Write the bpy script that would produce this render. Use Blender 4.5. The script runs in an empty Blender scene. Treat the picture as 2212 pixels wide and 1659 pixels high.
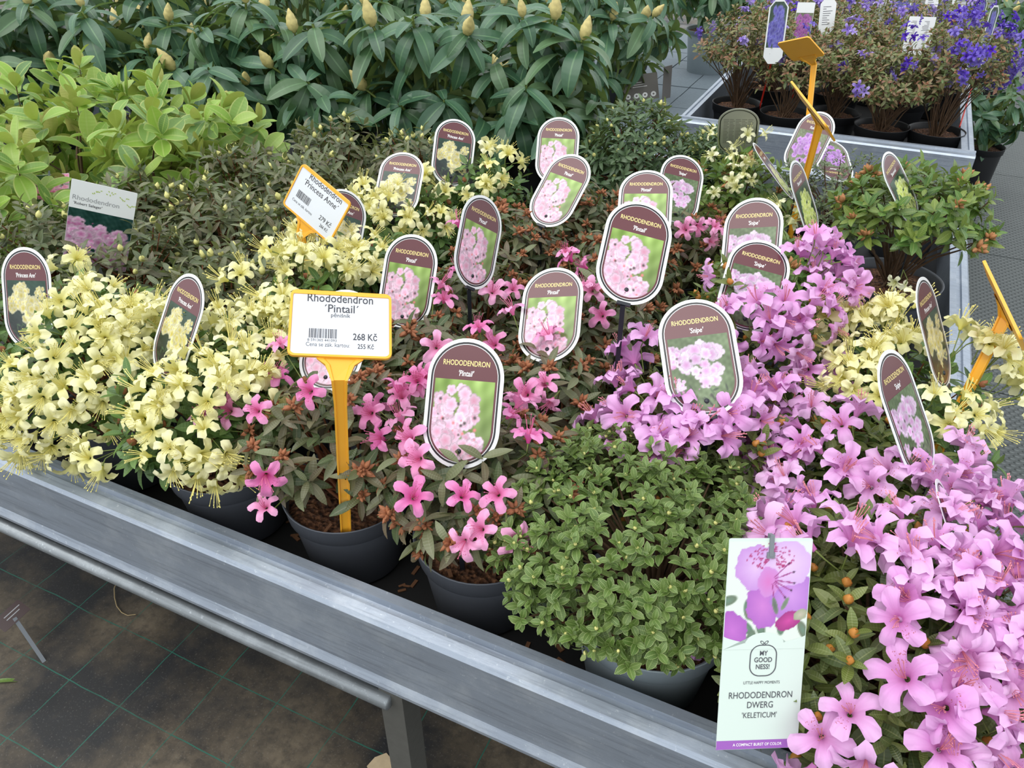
import bpy, math, random
import numpy as np
from mathutils import Matrix, Vector, Quaternion

# ------------------------------------------------------------------ camera, sky, exposure
scene = bpy.context.scene
C = scene.collection
cam_d = bpy.data.cameras.new('camera')
cam = bpy.data.objects.new('camera', cam_d)
C.objects.link(cam)
cam.location = (0, 0, 1.5)
cam.rotation_euler = (math.radians(90 - 34.6), 0, math.radians(25.3))
cam_d.sensor_fit = 'HORIZONTAL'
cam_d.sensor_width = 36
cam_d.lens = 36 * 1661 / 2212
cam_d.clip_start = .02
cam_d.clip_end = 200
scene.camera = cam

world = bpy.data.worlds.new('overcast_sky')
scene.world = world
world.use_nodes = True
bg = world.node_tree.nodes['Background']
bg.inputs[0].default_value = (.93, .97, 1.0, 1)
bg.inputs[1].default_value = 1.0
sun_d = bpy.data.lights.new('hazy_sun', 'SUN')
sun = bpy.data.objects.new('hazy_sun', sun_d)
C.objects.link(sun)
sun_d.energy = 1.5
sun_d.angle = math.radians(55)
sun_d.color = (1, .98, .94)
sun.rotation_euler = (math.radians(22), math.radians(-16), 0)
vs = scene.view_settings
vs.view_transform = 'Standard'
vs.look = 'None'
vs.exposure = .46
vs.gamma = 1
vs.use_curve_mapping = False

# ------------------------------------------------------------------ helpers
rng = np.random.default_rng(11)
random.seed(5)
CAMP = np.array([0, 0, 1.5])

def lin(c):
    return tuple((x / 255 / 12.92) if x / 255 <= .04045 else ((x / 255 + .055) / 1.055) ** 2.4 for x in c)

def tag(o, label=None, cat=None, group=None, kind=None):
    if label: o['label'] = label
    if cat: o['category'] = cat
    if group: o['group'] = group
    if kind: o['kind'] = kind
    return o

def empty(name, loc, label=None, cat=None, group=None):
    o = bpy.data.objects.new(name, None)
    o.empty_display_size = .05
    o.location = loc
    C.objects.link(o)
    return tag(o, label, cat, group)

def link(name, mesh, parent=None, mat=None, kind=None):
    """one object; mat is its matrix relative to the parent's own origin"""
    o = bpy.data.objects.new(name, mesh)
    if parent is not None: o.parent = parent
    if mat is not None: o.matrix_basis = mat
    if kind: o['kind'] = kind
    C.objects.link(o)
    return o

class MD:
    """quad / polygon soup: verts (n,3), faces list, uv per vertex"""
    def __init__(s): s.v = []; s.f = []; s.uv = []
    def add(s, v, f, uv=None):
        b = len(s.v)
        s.v += [tuple(map(float, p)) for p in v]
        s.f += [tuple(i + b for i in q) for q in f]
        s.uv += list(uv) if uv is not None else [(0, 0)] * len(v)
        return s
    def merge(s, o, m=None):
        v = o.v if m is None else [m @ Vector(p) for p in o.v]
        return s.add(v, o.f, o.uv)
    def mesh(s, name, mat, smooth=True):
        me = bpy.data.meshes.new(name)
        me.from_pydata(s.v, [], s.f)
        uvl = me.uv_layers.new(name='uv')
        li = np.empty(len(me.loops), np.int32); me.loops.foreach_get('vertex_index', li)
        uvl.data.foreach_set('uv', np.array(s.uv, np.float32)[li].ravel())
        if mat: me.materials.append(mat)
        if smooth: me.polygons.foreach_set('use_smooth', np.ones(len(me.polygons), bool))
        me.update()
        return me

def quad_arrays(md):
    return np.array(md.v), np.array(md.f, np.int64), np.array(md.uv)

def join_mesh(name, items, mat):
    """items: list of (md, [4x4 numpy]) -> one mesh of all-quad instances"""
    V = []; Fs = []; U = []; off = 0
    for md, ms in items:
        if len(ms) == 0: continue
        v, f, uv = quad_arrays(md)
        ms = np.asarray(ms)
        vv = np.einsum('nij,vj->nvi', ms[:, :3, :3], v) + ms[:, None, :3, 3]
        n = len(ms)
        V.append(vv.reshape(-1, 3))
        Fs.append((f[None] + (np.arange(n) * len(v))[:, None, None] + off).reshape(-1, 4))
        U.append(np.tile(uv, (n, 1)))
        off += n * len(v)
    if not V: return None
    V = np.concatenate(V); Fs = np.concatenate(Fs); U = np.concatenate(U)
    me = bpy.data.meshes.new(name)
    me.vertices.add(len(V)); me.vertices.foreach_set('co', V.astype(np.float32).ravel())
    me.loops.add(Fs.size); me.loops.foreach_set('vertex_index', Fs.astype(np.int32).ravel())
    me.polygons.add(len(Fs))
    me.polygons.foreach_set('loop_start', (np.arange(len(Fs)) * 4).astype(np.int32))
    me.polygons.foreach_set('use_smooth', np.ones(len(Fs), bool))
    uvl = me.uv_layers.new(name='uv')
    uvl.data.foreach_set('uv', U[Fs.ravel()].astype(np.float32).ravel())
    me.materials.append(mat)
    me.update(calc_edges=True)
    return me

def frame(pos, d, n, s=1.0):
    """4x4: local +Y along d, local +Z close to n"""
    d = d / np.linalg.norm(d)
    x = np.cross(d, n); lx = np.linalg.norm(x)
    if lx < 1e-6:
        x = np.cross(d, np.array([.3, .5, .8])); lx = np.linalg.norm(x)
    x /= lx
    z = np.cross(x, d)
    m = np.eye(4)
    m[:3, 0] = x * s; m[:3, 1] = d * s; m[:3, 2] = z * s; m[:3, 3] = pos
    return m

def M4(a): return Matrix([list(map(float, r)) for r in a])

def tube_md(md, pts, radii, k=6, cap=True):
    """all-quad tube along pts"""
    pts = [np.array(p, float) for p in pts]
    n = len(pts); V = []; U = []
    ref = np.array([.31, .17, .93])
    for i in range(n):
        t = pts[min(i + 1, n - 1)] - pts[max(i - 1, 0)]
        t /= (np.linalg.norm(t) + 1e-12)
        a = np.cross(t, ref); la = np.linalg.norm(a)
        if la < 1e-3: a = np.cross(t, np.array([1., 0, 0])); la = np.linalg.norm(a)
        a /= la; b = np.cross(t, a)
        for j in range(k):
            an = 2 * math.pi * j / k
            V.append(pts[i] + (a * math.cos(an) + b * math.sin(an)) * radii[i]); U.append((j / k, i / (n - 1)))
    Fq = [(i * k + j, i * k + (j + 1) % k, (i + 1) * k + (j + 1) % k, (i + 1) * k + j) for i in range(n - 1) for j in range(k)]
    if cap and k == 4:
        Fq += [(0, 3, 2, 1), ((n - 1) * k, (n - 1) * k + 1, (n - 1) * k + 2, (n - 1) * k + 3)]
    elif cap and k == 6:
        e = (n - 1) * k
        Fq += [(0, 3, 2, 1), (0, 5, 4, 3), (e, e + 1, e + 2, e + 3), (e, e + 3, e + 4, e + 5)]
    md.add(V, Fq, U)
    return md

def box_md(md, x0, x1, y0, y1, z0, z1, m=None):
    v = [(x0, y0, z0), (x1, y0, z0), (x1, y1, z0), (x0, y1, z0), (x0, y0, z1), (x1, y0, z1), (x1, y1, z1), (x0, y1, z1)]
    if m is not None: v = [m @ Vector(p) for p in v]
    return md.add(v, [(0, 3, 2, 1), (4, 5, 6, 7), (0, 1, 5, 4), (1, 2, 6, 5), (2, 3, 7, 6), (3, 0, 4, 7)])

def prism_md(md, outline, z0, z1):
    """2D outline (ccw) extruded from z0 to z1"""
    n = len(outline)
    v = [(x, y, z0) for x, y in outline] + [(x, y, z1) for x, y in outline]
    f = [tuple(range(n - 1, -1, -1)), tuple(range(n, 2 * n))]
    f += [(i, (i + 1) % n, n + (i + 1) % n, n + i) for i in range(n)]
    return md.add(v, f)

def ring_md(md, o, i, z):
    """flat ring between two outlines with the same count"""
    n = len(o)
    return md.add([(x, y, z) for x, y in o] + [(x, y, z) for x, y in i], [(k, (k + 1) % n, n + (k + 1) % n, n + k) for k in range(n)])

def lathe_md(md, prof, k=40, squash=1.0):
    n = len(prof); V = []; U = []
    for r, z in prof:
        for j in range(k):
            a = 2 * math.pi * j / k
            V.append((r * math.cos(a), r * math.sin(a), z)); U.append((j / k, z))
    return md.add(V, [(i * k + j, i * k + (j + 1) % k, (i + 1) * k + (j + 1) % k, (i + 1) * k + j) for i in range(n - 1) for j in range(k)], U)

# ------------------------------------------------------------------ materials
class NT:
    def __init__(s, name):
        s.m = bpy.data.materials.new(name); s.m.use_nodes = True
        s.t = s.m.node_tree; s.b = s.t.nodes['Principled BSDF']; s.o = s.t.nodes['Material Output']
    def n(s, ty, **kw):
        x = s.t.nodes.new(ty)
        for k, v in kw.items(): setattr(x, k, v)
        return x
    def l(s, a, b): s.t.links.new(a, b)
    def math(s, op, a, b=None, c=None):
        x = s.n('ShaderNodeMath', operation=op)
        for i, v in enumerate((a, b, c)):
            if v is None: continue
            if isinstance(v, (int, float)): x.inputs[i].default_value = v
            else: s.l(v, x.inputs[i])
        return x.outputs[0]
    def mix(s, fac, a, b):
        x = s.n('ShaderNodeMix', data_type='RGBA')
        for i, v in ((0, fac), (6, a), (7, b)):
            if isinstance(v, (int, float)): x.inputs[i].default_value = v
            elif isinstance(v, tuple): x.inputs[i].default_value = (*v, 1)
            else: s.l(v, x.inputs[i])
        return x.outputs[2]
    def ramp(s, fac, stops):
        x = s.n('ShaderNodeValToRGB'); e = x.color_ramp.elements
        while len(e) < len(stops): e.new(.5)
        for q, (p, c) in zip(e, stops):
            q.position = p; q.color = (*c, 1) if isinstance(c, tuple) else (c, c, c, 1)
        s.l(fac, x.inputs[0]); return x.outputs[0]
    def noise(s, vec, scale, detail=3, rough=.5):
        x = s.n('ShaderNodeTexNoise'); x.inputs['Scale'].default_value = scale
        x.inputs['Detail'].default_value = detail; x.inputs['Roughness'].default_value = rough
        if vec is not None: s.l(vec, x.inputs['Vector'])
        return x.outputs[0]
    def bump(s, h, strength=.3, dist=.01):
        x = s.n('ShaderNodeBump'); x.inputs['Strength'].default_value = strength; x.inputs['Distance'].default_value = dist
        s.l(h, x.inputs['Height']); s.l(x.outputs[0], s.b.inputs['Normal'])
    def set(s, **kw):
        for k, v in kw.items():
            i = s.b.inputs[k.replace('_', ' ')]
            if isinstance(v, (int, float)): i.default_value = v
            elif isinstance(v, tuple): i.default_value = (*v, 1)
            else: s.l(v, i)
        return s
    def rand(s):
        oi = s.n('ShaderNodeObjectInfo'); g = s.n('ShaderNodeNewGeometry')
        return s.math('FRACT', s.math('ADD', oi.outputs['Random'], s.math('MULTIPLY', g.outputs['Random Per Island'], 7.31)))
    def thin(s, amount, col):
        """light passing through a thin leaf or petal"""
        tr = s.n('ShaderNodeBsdfTranslucent')
        if isinstance(col, tuple): tr.inputs[0].default_value = (*col, 1)
        else: s.l(col, tr.inputs[0])
        mx = s.n('ShaderNodeMixShader'); mx.inputs[0].default_value = amount
        s.l(s.b.outputs[0], mx.inputs[1]); s.l(tr.outputs[0], mx.inputs[2]); s.l(mx.outputs[0], s.o.inputs[0])

def plain(name, col, rough=.5, metallic=0., spec=.5, noise=0., nscale=40., bump=0.):
    t = NT(name); c = lin(col)
    if noise:
        tc = t.n('ShaderNodeTexCoord').outputs['Object']
        nz = t.noise(tc, nscale)
        t.set(Base_Color=t.mix(nz, tuple(x * (1 - noise) for x in c), tuple(min(1, x * (1 + noise)) for x in c)))
        if bump: t.bump(nz, bump, .004)
    else: t.set(Base_Color=c)
    t.set(Roughness=rough, Metallic=metallic)
    t.b.inputs['Specular IOR Level'].default_value = spec
    return t.m

def leaf_mat(name, cols, under, rib=None, margin=None, rough=.42, spec=.5, trans=.18):
    t = NT(name); r = t.rand()
    n = len(cols)
    base = t.ramp(r, [(i / max(1, n - 1), lin(c)) for i, c in enumerate(cols)])
    uv = t.n('ShaderNodeUVMap').outputs[0]
    sx = t.n('ShaderNodeSeparateXYZ'); t.l(uv, sx.inputs[0])
    du = t.math('ABSOLUTE', t.math('SUBTRACT', sx.outputs[0], .5))
    if rib: base = t.mix(t.math('MULTIPLY', t.math('LESS_THAN', du, .045), .55), base, lin(rib))
    if margin: base = t.mix(t.math('MULTIPLY', t.math('GREATER_THAN', du, .43), .75), base, lin(margin))
    g = t.n('ShaderNodeNewGeometry')
    col = t.mix(g.outputs['Backfacing'], base, lin(under))
    t.set(Base_Color=col, Roughness=rough)
    t.b.inputs['Specular IOR Level'].default_value = spec
    wv = t.n('ShaderNodeTexWave'); wv.inputs['Scale'].default_value = 3.2; wv.inputs['Distortion'].default_value = 1.5
    t.l(uv, wv.inputs['Vector']); wv.bands_direction = 'Y'
    t.bump(t.math('ADD', t.math('MULTIPLY', wv.outputs[1], .35), t.math('MULTIPLY', t.math('LESS_THAN', du, .05), -.8)), .35, .0012)
    t.thin(trans, t.mix(.5, base, lin((150, 180, 60))))
    return t.m

def petal_mat(name, inner, mid, outer, spot=None, trans=.3, var=.12):
    t = NT(name); r = t.rand()
    uv = t.n('ShaderNodeUVMap').outputs[0]
    sx = t.n('ShaderNodeSeparateXYZ'); t.l(uv, sx.inputs[0])
    v = sx.outputs[1]
    col = t.ramp(v, [(.0, lin(inner)), (.5, lin(mid)), (1., lin(outer))])
    hs = t.n('ShaderNodeHueSaturation'); t.l(col, hs.inputs['Color'])
    t.l(t.math('MULTIPLY_ADD', r, var, 1 - var / 2), hs.inputs['Value'])
    t.l(t.math('MULTIPLY_ADD', r, -.3, 1.1), hs.inputs['Saturation'])
    col = hs.outputs[0]
    if spot:
        vo = t.n('ShaderNodeTexVoronoi'); vo.inputs['Scale'].default_value = 1.
        mp = t.n('ShaderNodeMapping'); mp.inputs['Scale'].default_value = (42, 13, 1); t.l(uv, mp.inputs[0]); t.l(mp.outputs[0], vo.inputs['Vector'])
        s = t.math('LESS_THAN', vo.outputs[0], .26)
        s = t.math('MULTIPLY', s, t.math('GREATER_THAN', v, .3)); s = t.math('MULTIPLY', s, t.math('LESS_THAN', v, .72))
        s = t.math('MULTIPLY', s, t.math('LESS_THAN', sx.outputs[0], .19))
        col = t.mix(t.math('MULTIPLY', s, .8), col, lin(spot))
    t.set(Base_Color=col, Roughness=.55)
    t.b.inputs['Specular IOR Level'].default_value = .25
    wv = t.n('ShaderNodeTexWave'); wv.inputs['Scale'].default_value = 14; wv.inputs['Distortion'].default_value = 2; t.l(uv, wv.inputs['Vector'])
    t.bump(wv.outputs[1], .12, .001)
    t.thin(trans, col)
    return t.m

# ------------------------------------------------------------------ where things stand (metres)
# kind, x, y, crown radius, crown top, crown centre height, flower spots (position, direction)
PLANTS = {
 'Y1': ["yellow", -1.1, 0.69, 0.165, 0.91, 0.77, [[-1.168, 0.744, 0.918, -0.303, 0.244, 0.921], [-1.081, 0.717, 0.907, 0.096, 0.142, 0.985], [-1.101, 0.677, 0.91, -0.005, -0.066, 0.998], [-1.019, 0.693, 0.892, 0.433, 0.017, 0.901], [-1.003, 0.725, 0.879, 0.53, 0.192, 0.826], [-1.068, 0.624, 0.895, 0.17, -0.351, 0.921], [-1.006, 0.627, 0.872, 0.516, -0.348, 0.783], [-0.977, 0.657, 0.859, 0.695, -0.186, 0.695], [-1.072, 0.557, 0.849, 0.161, -0.762, 0.628], [-1.047, 0.579, 0.864, 0.294, -0.621, 0.727], [-1.105, 0.526, 0.758, -0.032, -0.994, -0.101], [-1.04, 0.539, 0.797, 0.358, -0.907, 0.223], [-0.999, 0.578, 0.827, 0.594, -0.655, 0.467], [-0.972, 0.611, 0.828, 0.75, -0.465, 0.47], [-1.022, 0.55, 0.736, 0.47, -0.837, -0.28], [-1.051, 0.534, 0.752, 0.298, -0.943, -0.149], [-1.004, 0.663, 0.882, 0.519, -0.145, 0.842], [-1.101, 0.532, 0.809, -0.007, -0.946, 0.324], [-0.988, 0.571, 0.788, 0.679, -0.719, 0.149], [-1.054, 0.542, 0.817, 0.276, -0.879, 0.388], [-0.977, 0.686, 0.863, 0.687, -0.02, 0.726], [-1.031, 0.665, 0.895, 0.367, -0.133, 0.921], [-0.957, 0.641, 0.826, 0.84, -0.288, 0.46], [-1.125, 0.537, 0.72, -0.145, -0.9, -0.41]]],
 'Y0': ["yellow", -1.36, 0.72, 0.14, 0.86, 0.735, []],
 'Y2': ["yellow", -0.83, 0.675, 0.145, 0.89, 0.785, [[-0.831, 0.8, 0.869, -0.007, 0.615, 0.789], [-0.805, 0.73, 0.88, 0.133, 0.285, 0.949], [-0.787, 0.672, 0.885, 0.218, -0.014, 0.976], [-0.775, 0.772, 0.852, 0.327, 0.575, 0.75], [-0.746, 0.699, 0.869, 0.464, 0.135, 0.876], [-0.756, 0.653, 0.874, 0.4, -0.118, 0.909], [-0.949, 0.705, 0.903, -0.464, 0.119, 0.878], [-0.948, 0.724, 0.918, -0.416, 0.174, 0.893], [-0.829, 0.572, 0.859, 0.005, -0.59, 0.807], [-0.814, 0.596, 0.872, 0.087, -0.429, 0.899], [-0.769, 0.611, 0.868, 0.334, -0.354, 0.873], [-0.753, 0.556, 0.806, 0.524, -0.809, 0.266], [-0.778, 0.544, 0.81, 0.348, -0.883, 0.316], [-0.737, 0.576, 0.821, 0.608, -0.652, 0.454], [-0.906, 0.526, 0.778, -0.45, -0.889, -0.083], [-0.726, 0.574, 0.784, 0.72, -0.694, -0.013], [-0.857, 0.726, 0.881, -0.138, 0.267, 0.954], [-0.809, 0.819, 0.869, 0.096, 0.665, 0.741], [-0.81, 0.64, 0.886, 0.103, -0.177, 0.979], [-0.721, 0.667, 0.854, 0.633, -0.045, 0.773], [-0.814, 0.562, 0.85, 0.098, -0.669, 0.737]]],
 'P3': ["pintail", -0.605, 0.69, 0.14, 0.885, 0.79, [[-0.749, 0.636, 0.841, -0.758, -0.284, 0.588], [-0.754, 0.605, 0.832, -0.767, -0.437, 0.469], [-0.714, 0.698, 0.849, -0.646, 0.049, 0.762], [-0.736, 0.741, 0.892, -0.5, 0.196, 0.844], [-0.727, 0.765, 0.902, -0.431, 0.265, 0.863], [-0.573, 0.587, 0.85, 0.187, -0.607, 0.772], [-0.615, 0.561, 0.827, -0.063, -0.846, 0.53], [-0.616, 0.551, 0.781, -0.079, -0.988, -0.134], [-0.613, 0.662, 0.883, -0.04, -0.138, 0.99], [-0.669, 0.621, 0.861, -0.355, -0.382, 0.853], [-0.733, 0.635, 0.831, -0.777, -0.334, 0.534]]],
 'P4': ["pintail", -0.375, 0.695, 0.14, 0.885, 0.79, [[-0.534, 0.73, 0.871, -0.664, 0.146, 0.733], [-0.546, 0.693, 0.856, -0.769, -0.011, 0.64], [-0.529, 0.701, 0.851, -0.758, 0.031, 0.651], [-0.532, 0.768, 0.896, -0.545, 0.251, 0.8], [-0.52, 0.787, 0.904, -0.481, 0.305, 0.822], [-0.479, 0.687, 0.854, -0.6, -0.047, 0.799], [-0.415, 0.624, 0.867, -0.216, -0.379, 0.9], [-0.403, 0.583, 0.844, -0.168, -0.681, 0.713], [-0.348, 0.596, 0.855, 0.157, -0.567, 0.808], [-0.314, 0.585, 0.832, 0.391, -0.706, 0.59], [-0.287, 0.599, 0.824, 0.588, -0.642, 0.493], [-0.35, 0.718, 0.882, 0.122, 0.114, 0.986], [-0.31, 0.695, 0.874, 0.337, 0.002, 0.942], [-0.351, 0.749, 0.876, 0.122, 0.273, 0.954], [-0.311, 0.617, 0.856, 0.366, -0.446, 0.817], [-0.498, 0.672, 0.833, -0.785, -0.144, 0.602], [-0.442, 0.651, 0.868, -0.356, -0.232, 0.905], [-0.329, 0.572, 0.823, 0.305, -0.826, 0.473], [-0.515, 0.664, 0.825, -0.862, -0.191, 0.47], [-0.508, 0.729, 0.856, -0.672, 0.17, 0.721]]],
 'D5': ["dwarf", -0.155, 0.69, 0.182, 0.885, 0.785, []],
 'S5': ["snipe", 0.145, 0.675, 0.178, 0.91, 0.75, [[0.007, 0.709, 0.847, -0.742, 0.183, 0.645], [0.014, 0.754, 0.831, -0.716, 0.432, 0.549], [0.036, 0.711, 0.872, -0.577, 0.189, 0.795], [0.076, 0.672, 0.897, -0.355, -0.017, 0.935], [0.065, 0.651, 0.891, -0.411, -0.123, 0.903], [0.1, 0.661, 0.904, -0.229, -0.069, 0.971], [0.149, 0.716, 0.906, 0.018, 0.206, 0.978], [0.174, 0.742, 0.896, 0.147, 0.343, 0.928], [0.197, 0.717, 0.898, 0.268, 0.217, 0.939], [0.229, 0.778, 0.88, 0.404, 0.495, 0.77], [0.232, 0.787, 0.894, 0.381, 0.491, 0.784], [0.24, 0.769, 0.872, 0.473, 0.464, 0.749], [0.18, 0.8, 0.89, 0.161, 0.575, 0.802], [0.204, 0.792, 0.889, 0.273, 0.543, 0.794], [0.134, 0.63, 0.905, -0.055, -0.228, 0.972], [0.152, 0.617, 0.901, 0.037, -0.298, 0.954], [0.136, 0.602, 0.896, -0.047, -0.377, 0.925], [0.193, 0.647, 0.902, 0.243, -0.141, 0.96], [0.215, 0.636, 0.893, 0.363, -0.202, 0.909], [0.229, 0.663, 0.89, 0.435, -0.064, 0.898], [0.177, 0.604, 0.894, 0.163, -0.364, 0.917], [0.199, 0.596, 0.885, 0.281, -0.409, 0.868], [0.235, 0.619, 0.878, 0.471, -0.294, 0.832], [0.183, 0.558, 0.865, 0.203, -0.622, 0.757], [0.212, 0.582, 0.872, 0.354, -0.488, 0.797], [0.236, 0.579, 0.857, 0.488, -0.515, 0.705], [0.166, 0.545, 0.857, 0.113, -0.695, 0.71], [0.198, 0.55, 0.853, 0.286, -0.67, 0.685], [0.228, 0.558, 0.844, 0.448, -0.634, 0.63], [0.18, 0.522, 0.826, 0.189, -0.837, 0.513], [0.2, 0.525, 0.821, 0.304, -0.823, 0.48], [0.118, 0.516, 0.818, -0.15, -0.875, 0.46], [0.101, 0.507, 0.786, -0.248, -0.935, 0.252], [0.252, 0.549, 0.81, 0.592, -0.695, 0.408], [-0.037, 0.653, 0.742, -0.991, -0.121, -0.056], [0.17, 0.667, 0.908, 0.128, -0.042, 0.991], [0.197, 0.678, 0.903, 0.266, 0.014, 0.964], [0.149, 0.668, 0.91, 0.018, -0.034, 0.999], [0.221, 0.691, 0.894, 0.393, 0.085, 0.916], [0.176, 0.635, 0.903, 0.157, -0.204, 0.966], [0.218, 0.607, 0.883, 0.378, -0.354, 0.855], [-0.004, 0.695, 0.836, -0.81, 0.109, 0.576], [0.221, 0.541, 0.83, 0.412, -0.732, 0.542]]],
 'R1': ["seleger", -1.33, 0.97, 0.15, 0.885, 0.735, []],
 'R2': ["seleger", -1.07, 0.95, 0.14, 0.88, 0.735, []],
 'Y3': ["yellow", -0.835, 0.9, 0.13, 0.885, 0.735, [[-0.945, 0.872, 0.917, -0.619, -0.155, 0.77], [-0.886, 0.943, 0.938, -0.306, 0.259, 0.916], [-0.862, 0.957, 0.91, -0.186, 0.388, 0.902], [-0.831, 0.976, 0.89, 0.031, 0.548, 0.836], [-0.81, 0.986, 0.872, 0.181, 0.63, 0.755], [-0.867, 0.942, 0.88, -0.264, 0.349, 0.899], [-0.841, 0.853, 0.875, -0.05, -0.407, 0.912], [-0.817, 0.839, 0.866, 0.157, -0.521, 0.839], [-0.885, 0.835, 0.851, -0.416, -0.545, 0.728], [-0.947, 0.83, 0.83, -0.746, -0.469, 0.473]]],
 'A1': ["pintail", -0.6, 0.92, 0.14, 0.87, 0.735, [[-0.616, 1.004, 0.875, -0.092, 0.485, 0.87], [-0.714, 0.952, 0.913, -0.506, 0.145, 0.85], [-0.634, 1.007, 0.905, -0.165, 0.423, 0.891], [-0.548, 0.877, 0.853, 0.359, -0.302, 0.883], [-0.605, 0.999, 0.853, -0.036, 0.528, 0.848], [-0.706, 0.952, 0.897, -0.513, 0.154, 0.844]]],
 'A2': ["pintail", -0.365, 0.92, 0.14, 0.87, 0.735, [[-0.507, 0.941, 0.871, -0.693, 0.103, 0.714], [-0.348, 0.853, 0.853, 0.119, -0.464, 0.878], [-0.333, 0.846, 0.845, 0.22, -0.518, 0.826], [-0.474, 0.984, 0.917, -0.467, 0.273, 0.841], [-0.367, 0.838, 0.844, -0.013, -0.573, 0.819], [-0.381, 0.948, 0.866, -0.109, 0.19, 0.976], [-0.468, 0.945, 0.836, -0.68, 0.165, 0.714]]],
 'S1': ["snipe", -0.135, 0.9, 0.15, 0.9, 0.735, [[-0.165, 0.816, 0.867, -0.209, -0.597, 0.775], [-0.223, 0.84, 0.851, -0.613, -0.419, 0.67], [-0.197, 0.855, 0.877, -0.442, -0.319, 0.839], [-0.152, 0.841, 0.885, -0.12, -0.427, 0.896], [-0.234, 0.946, 0.862, -0.654, 0.306, 0.692], [-0.246, 0.953, 0.887, -0.629, 0.299, 0.717], [-0.221, 0.811, 0.828, -0.591, -0.612, 0.526], [-0.177, 0.801, 0.85, -0.296, -0.689, 0.662], [-0.144, 0.801, 0.858, -0.06, -0.697, 0.714], [-0.118, 0.825, 0.877, 0.119, -0.537, 0.835], [-0.08, 0.893, 0.888, 0.397, -0.048, 0.917], [-0.095, 0.851, 0.885, 0.287, -0.35, 0.892], [-0.248, 0.895, 0.844, -0.78, -0.037, 0.624], [-0.155, 0.791, 0.846, -0.138, -0.759, 0.636], [-0.239, 0.91, 0.853, -0.729, 0.072, 0.681], [-0.119, 0.809, 0.865, 0.115, -0.644, 0.756], [-0.096, 0.826, 0.872, 0.274, -0.529, 0.803], [-0.251, 0.849, 0.823, -0.796, -0.346, 0.497], [-0.141, 0.819, 0.873, -0.043, -0.58, 0.814], [-0.09, 0.943, 0.885, 0.327, 0.311, 0.893], [-0.064, 0.881, 0.879, 0.511, -0.136, 0.849]]],
 'S4': ["snipe", 0.1, 0.895, 0.15, 0.88, 0.735, [[-0.053, 0.963, 0.839, -0.761, 0.338, 0.553], [-0.026, 0.976, 0.855, -0.637, 0.413, 0.651], [-0.005, 0.962, 0.826, -0.664, 0.427, 0.614], [-0.027, 0.953, 0.816, -0.773, 0.355, 0.526], [0.013, 0.91, 0.852, -0.569, 0.099, 0.816], [-0.067, 0.975, 0.867, -0.715, 0.345, 0.608], [-0.009, 0.865, 0.83, -0.718, -0.2, 0.667], [-0.043, 0.928, 0.782, -0.921, 0.21, 0.327], [-0.02, 0.855, 0.813, -0.789, -0.266, 0.554], [-0.002, 0.832, 0.822, -0.674, -0.414, 0.612], [0.011, 0.807, 0.816, -0.584, -0.578, 0.57], [0.051, 0.815, 0.848, -0.318, -0.52, 0.793], [0.051, 0.842, 0.862, -0.319, -0.347, 0.882], [0.066, 0.914, 0.875, -0.22, 0.123, 0.968], [0.108, 0.828, 0.864, 0.054, -0.437, 0.898], [0.125, 0.843, 0.869, 0.159, -0.334, 0.929], [0.189, 0.911, 0.851, 0.579, 0.105, 0.808], [0.193, 0.957, 0.845, 0.575, 0.38, 0.724], [-0.041, 0.938, 0.797, -0.872, 0.269, 0.409], [0.003, 0.882, 0.845, -0.634, -0.082, 0.769], [-0.045, 0.916, 0.768, -0.961, 0.142, 0.237], [0.016, 0.973, 0.841, -0.52, 0.484, 0.703], [0.186, 0.871, 0.851, 0.562, -0.157, 0.812]]],
 'R3': ["seleger", -1.57, 1.2, 0.14, 0.88, 0.735, []],
 'R0': ["seleger", -1.58, 0.96, 0.14, 0.88, 0.735, []],
 'R4': ["seleger", -1.32, 1.21, 0.15, 0.89, 0.735, []],
 'R5': ["seleger", -1.09, 1.2, 0.145, 0.89, 0.735, []],
 'Y4': ["yellow", -0.865, 1.14, 0.13, 0.89, 0.735, [[-0.839, 1.066, 0.858, 0.226, -0.633, 0.741], [-0.839, 1.11, 0.883, 0.231, -0.27, 0.935], [-0.952, 1.119, 0.867, -0.673, -0.165, 0.721], [-0.851, 1.184, 0.88, 0.122, 0.39, 0.913], [-1.001, 1.063, 0.856, -0.765, -0.431, 0.478], [-0.985, 1.101, 0.917, -0.667, -0.219, 0.712], [-0.814, 1.093, 0.866, 0.441, -0.408, 0.799], [-0.888, 1.077, 0.868, -0.196, -0.549, 0.812], [-0.818, 1.065, 0.849, 0.392, -0.63, 0.671]]],
 'A3': ["pintail", -0.62, 1.15, 0.14, 0.875, 0.735, [[-0.558, 1.091, 0.846, 0.442, -0.419, 0.793], [-0.693, 1.21, 0.964, -0.295, 0.24, 0.925], [-0.619, 1.1, 0.866, 0.01, -0.356, 0.935], [-0.535, 1.12, 0.842, 0.607, -0.214, 0.766]]],
 'A4': ["pintail", -0.385, 1.15, 0.14, 0.88, 0.735, [[-0.442, 1.198, 0.878, -0.37, 0.317, 0.873], [-0.416, 1.204, 0.867, -0.225, 0.391, 0.892], [-0.386, 1.113, 0.875, -0.01, -0.274, 0.962], [-0.345, 1.083, 0.855, 0.295, -0.493, 0.819], [-0.451, 1.197, 0.886, -0.404, 0.292, 0.867], [-0.375, 1.117, 0.875, 0.072, -0.245, 0.967]]],
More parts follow.
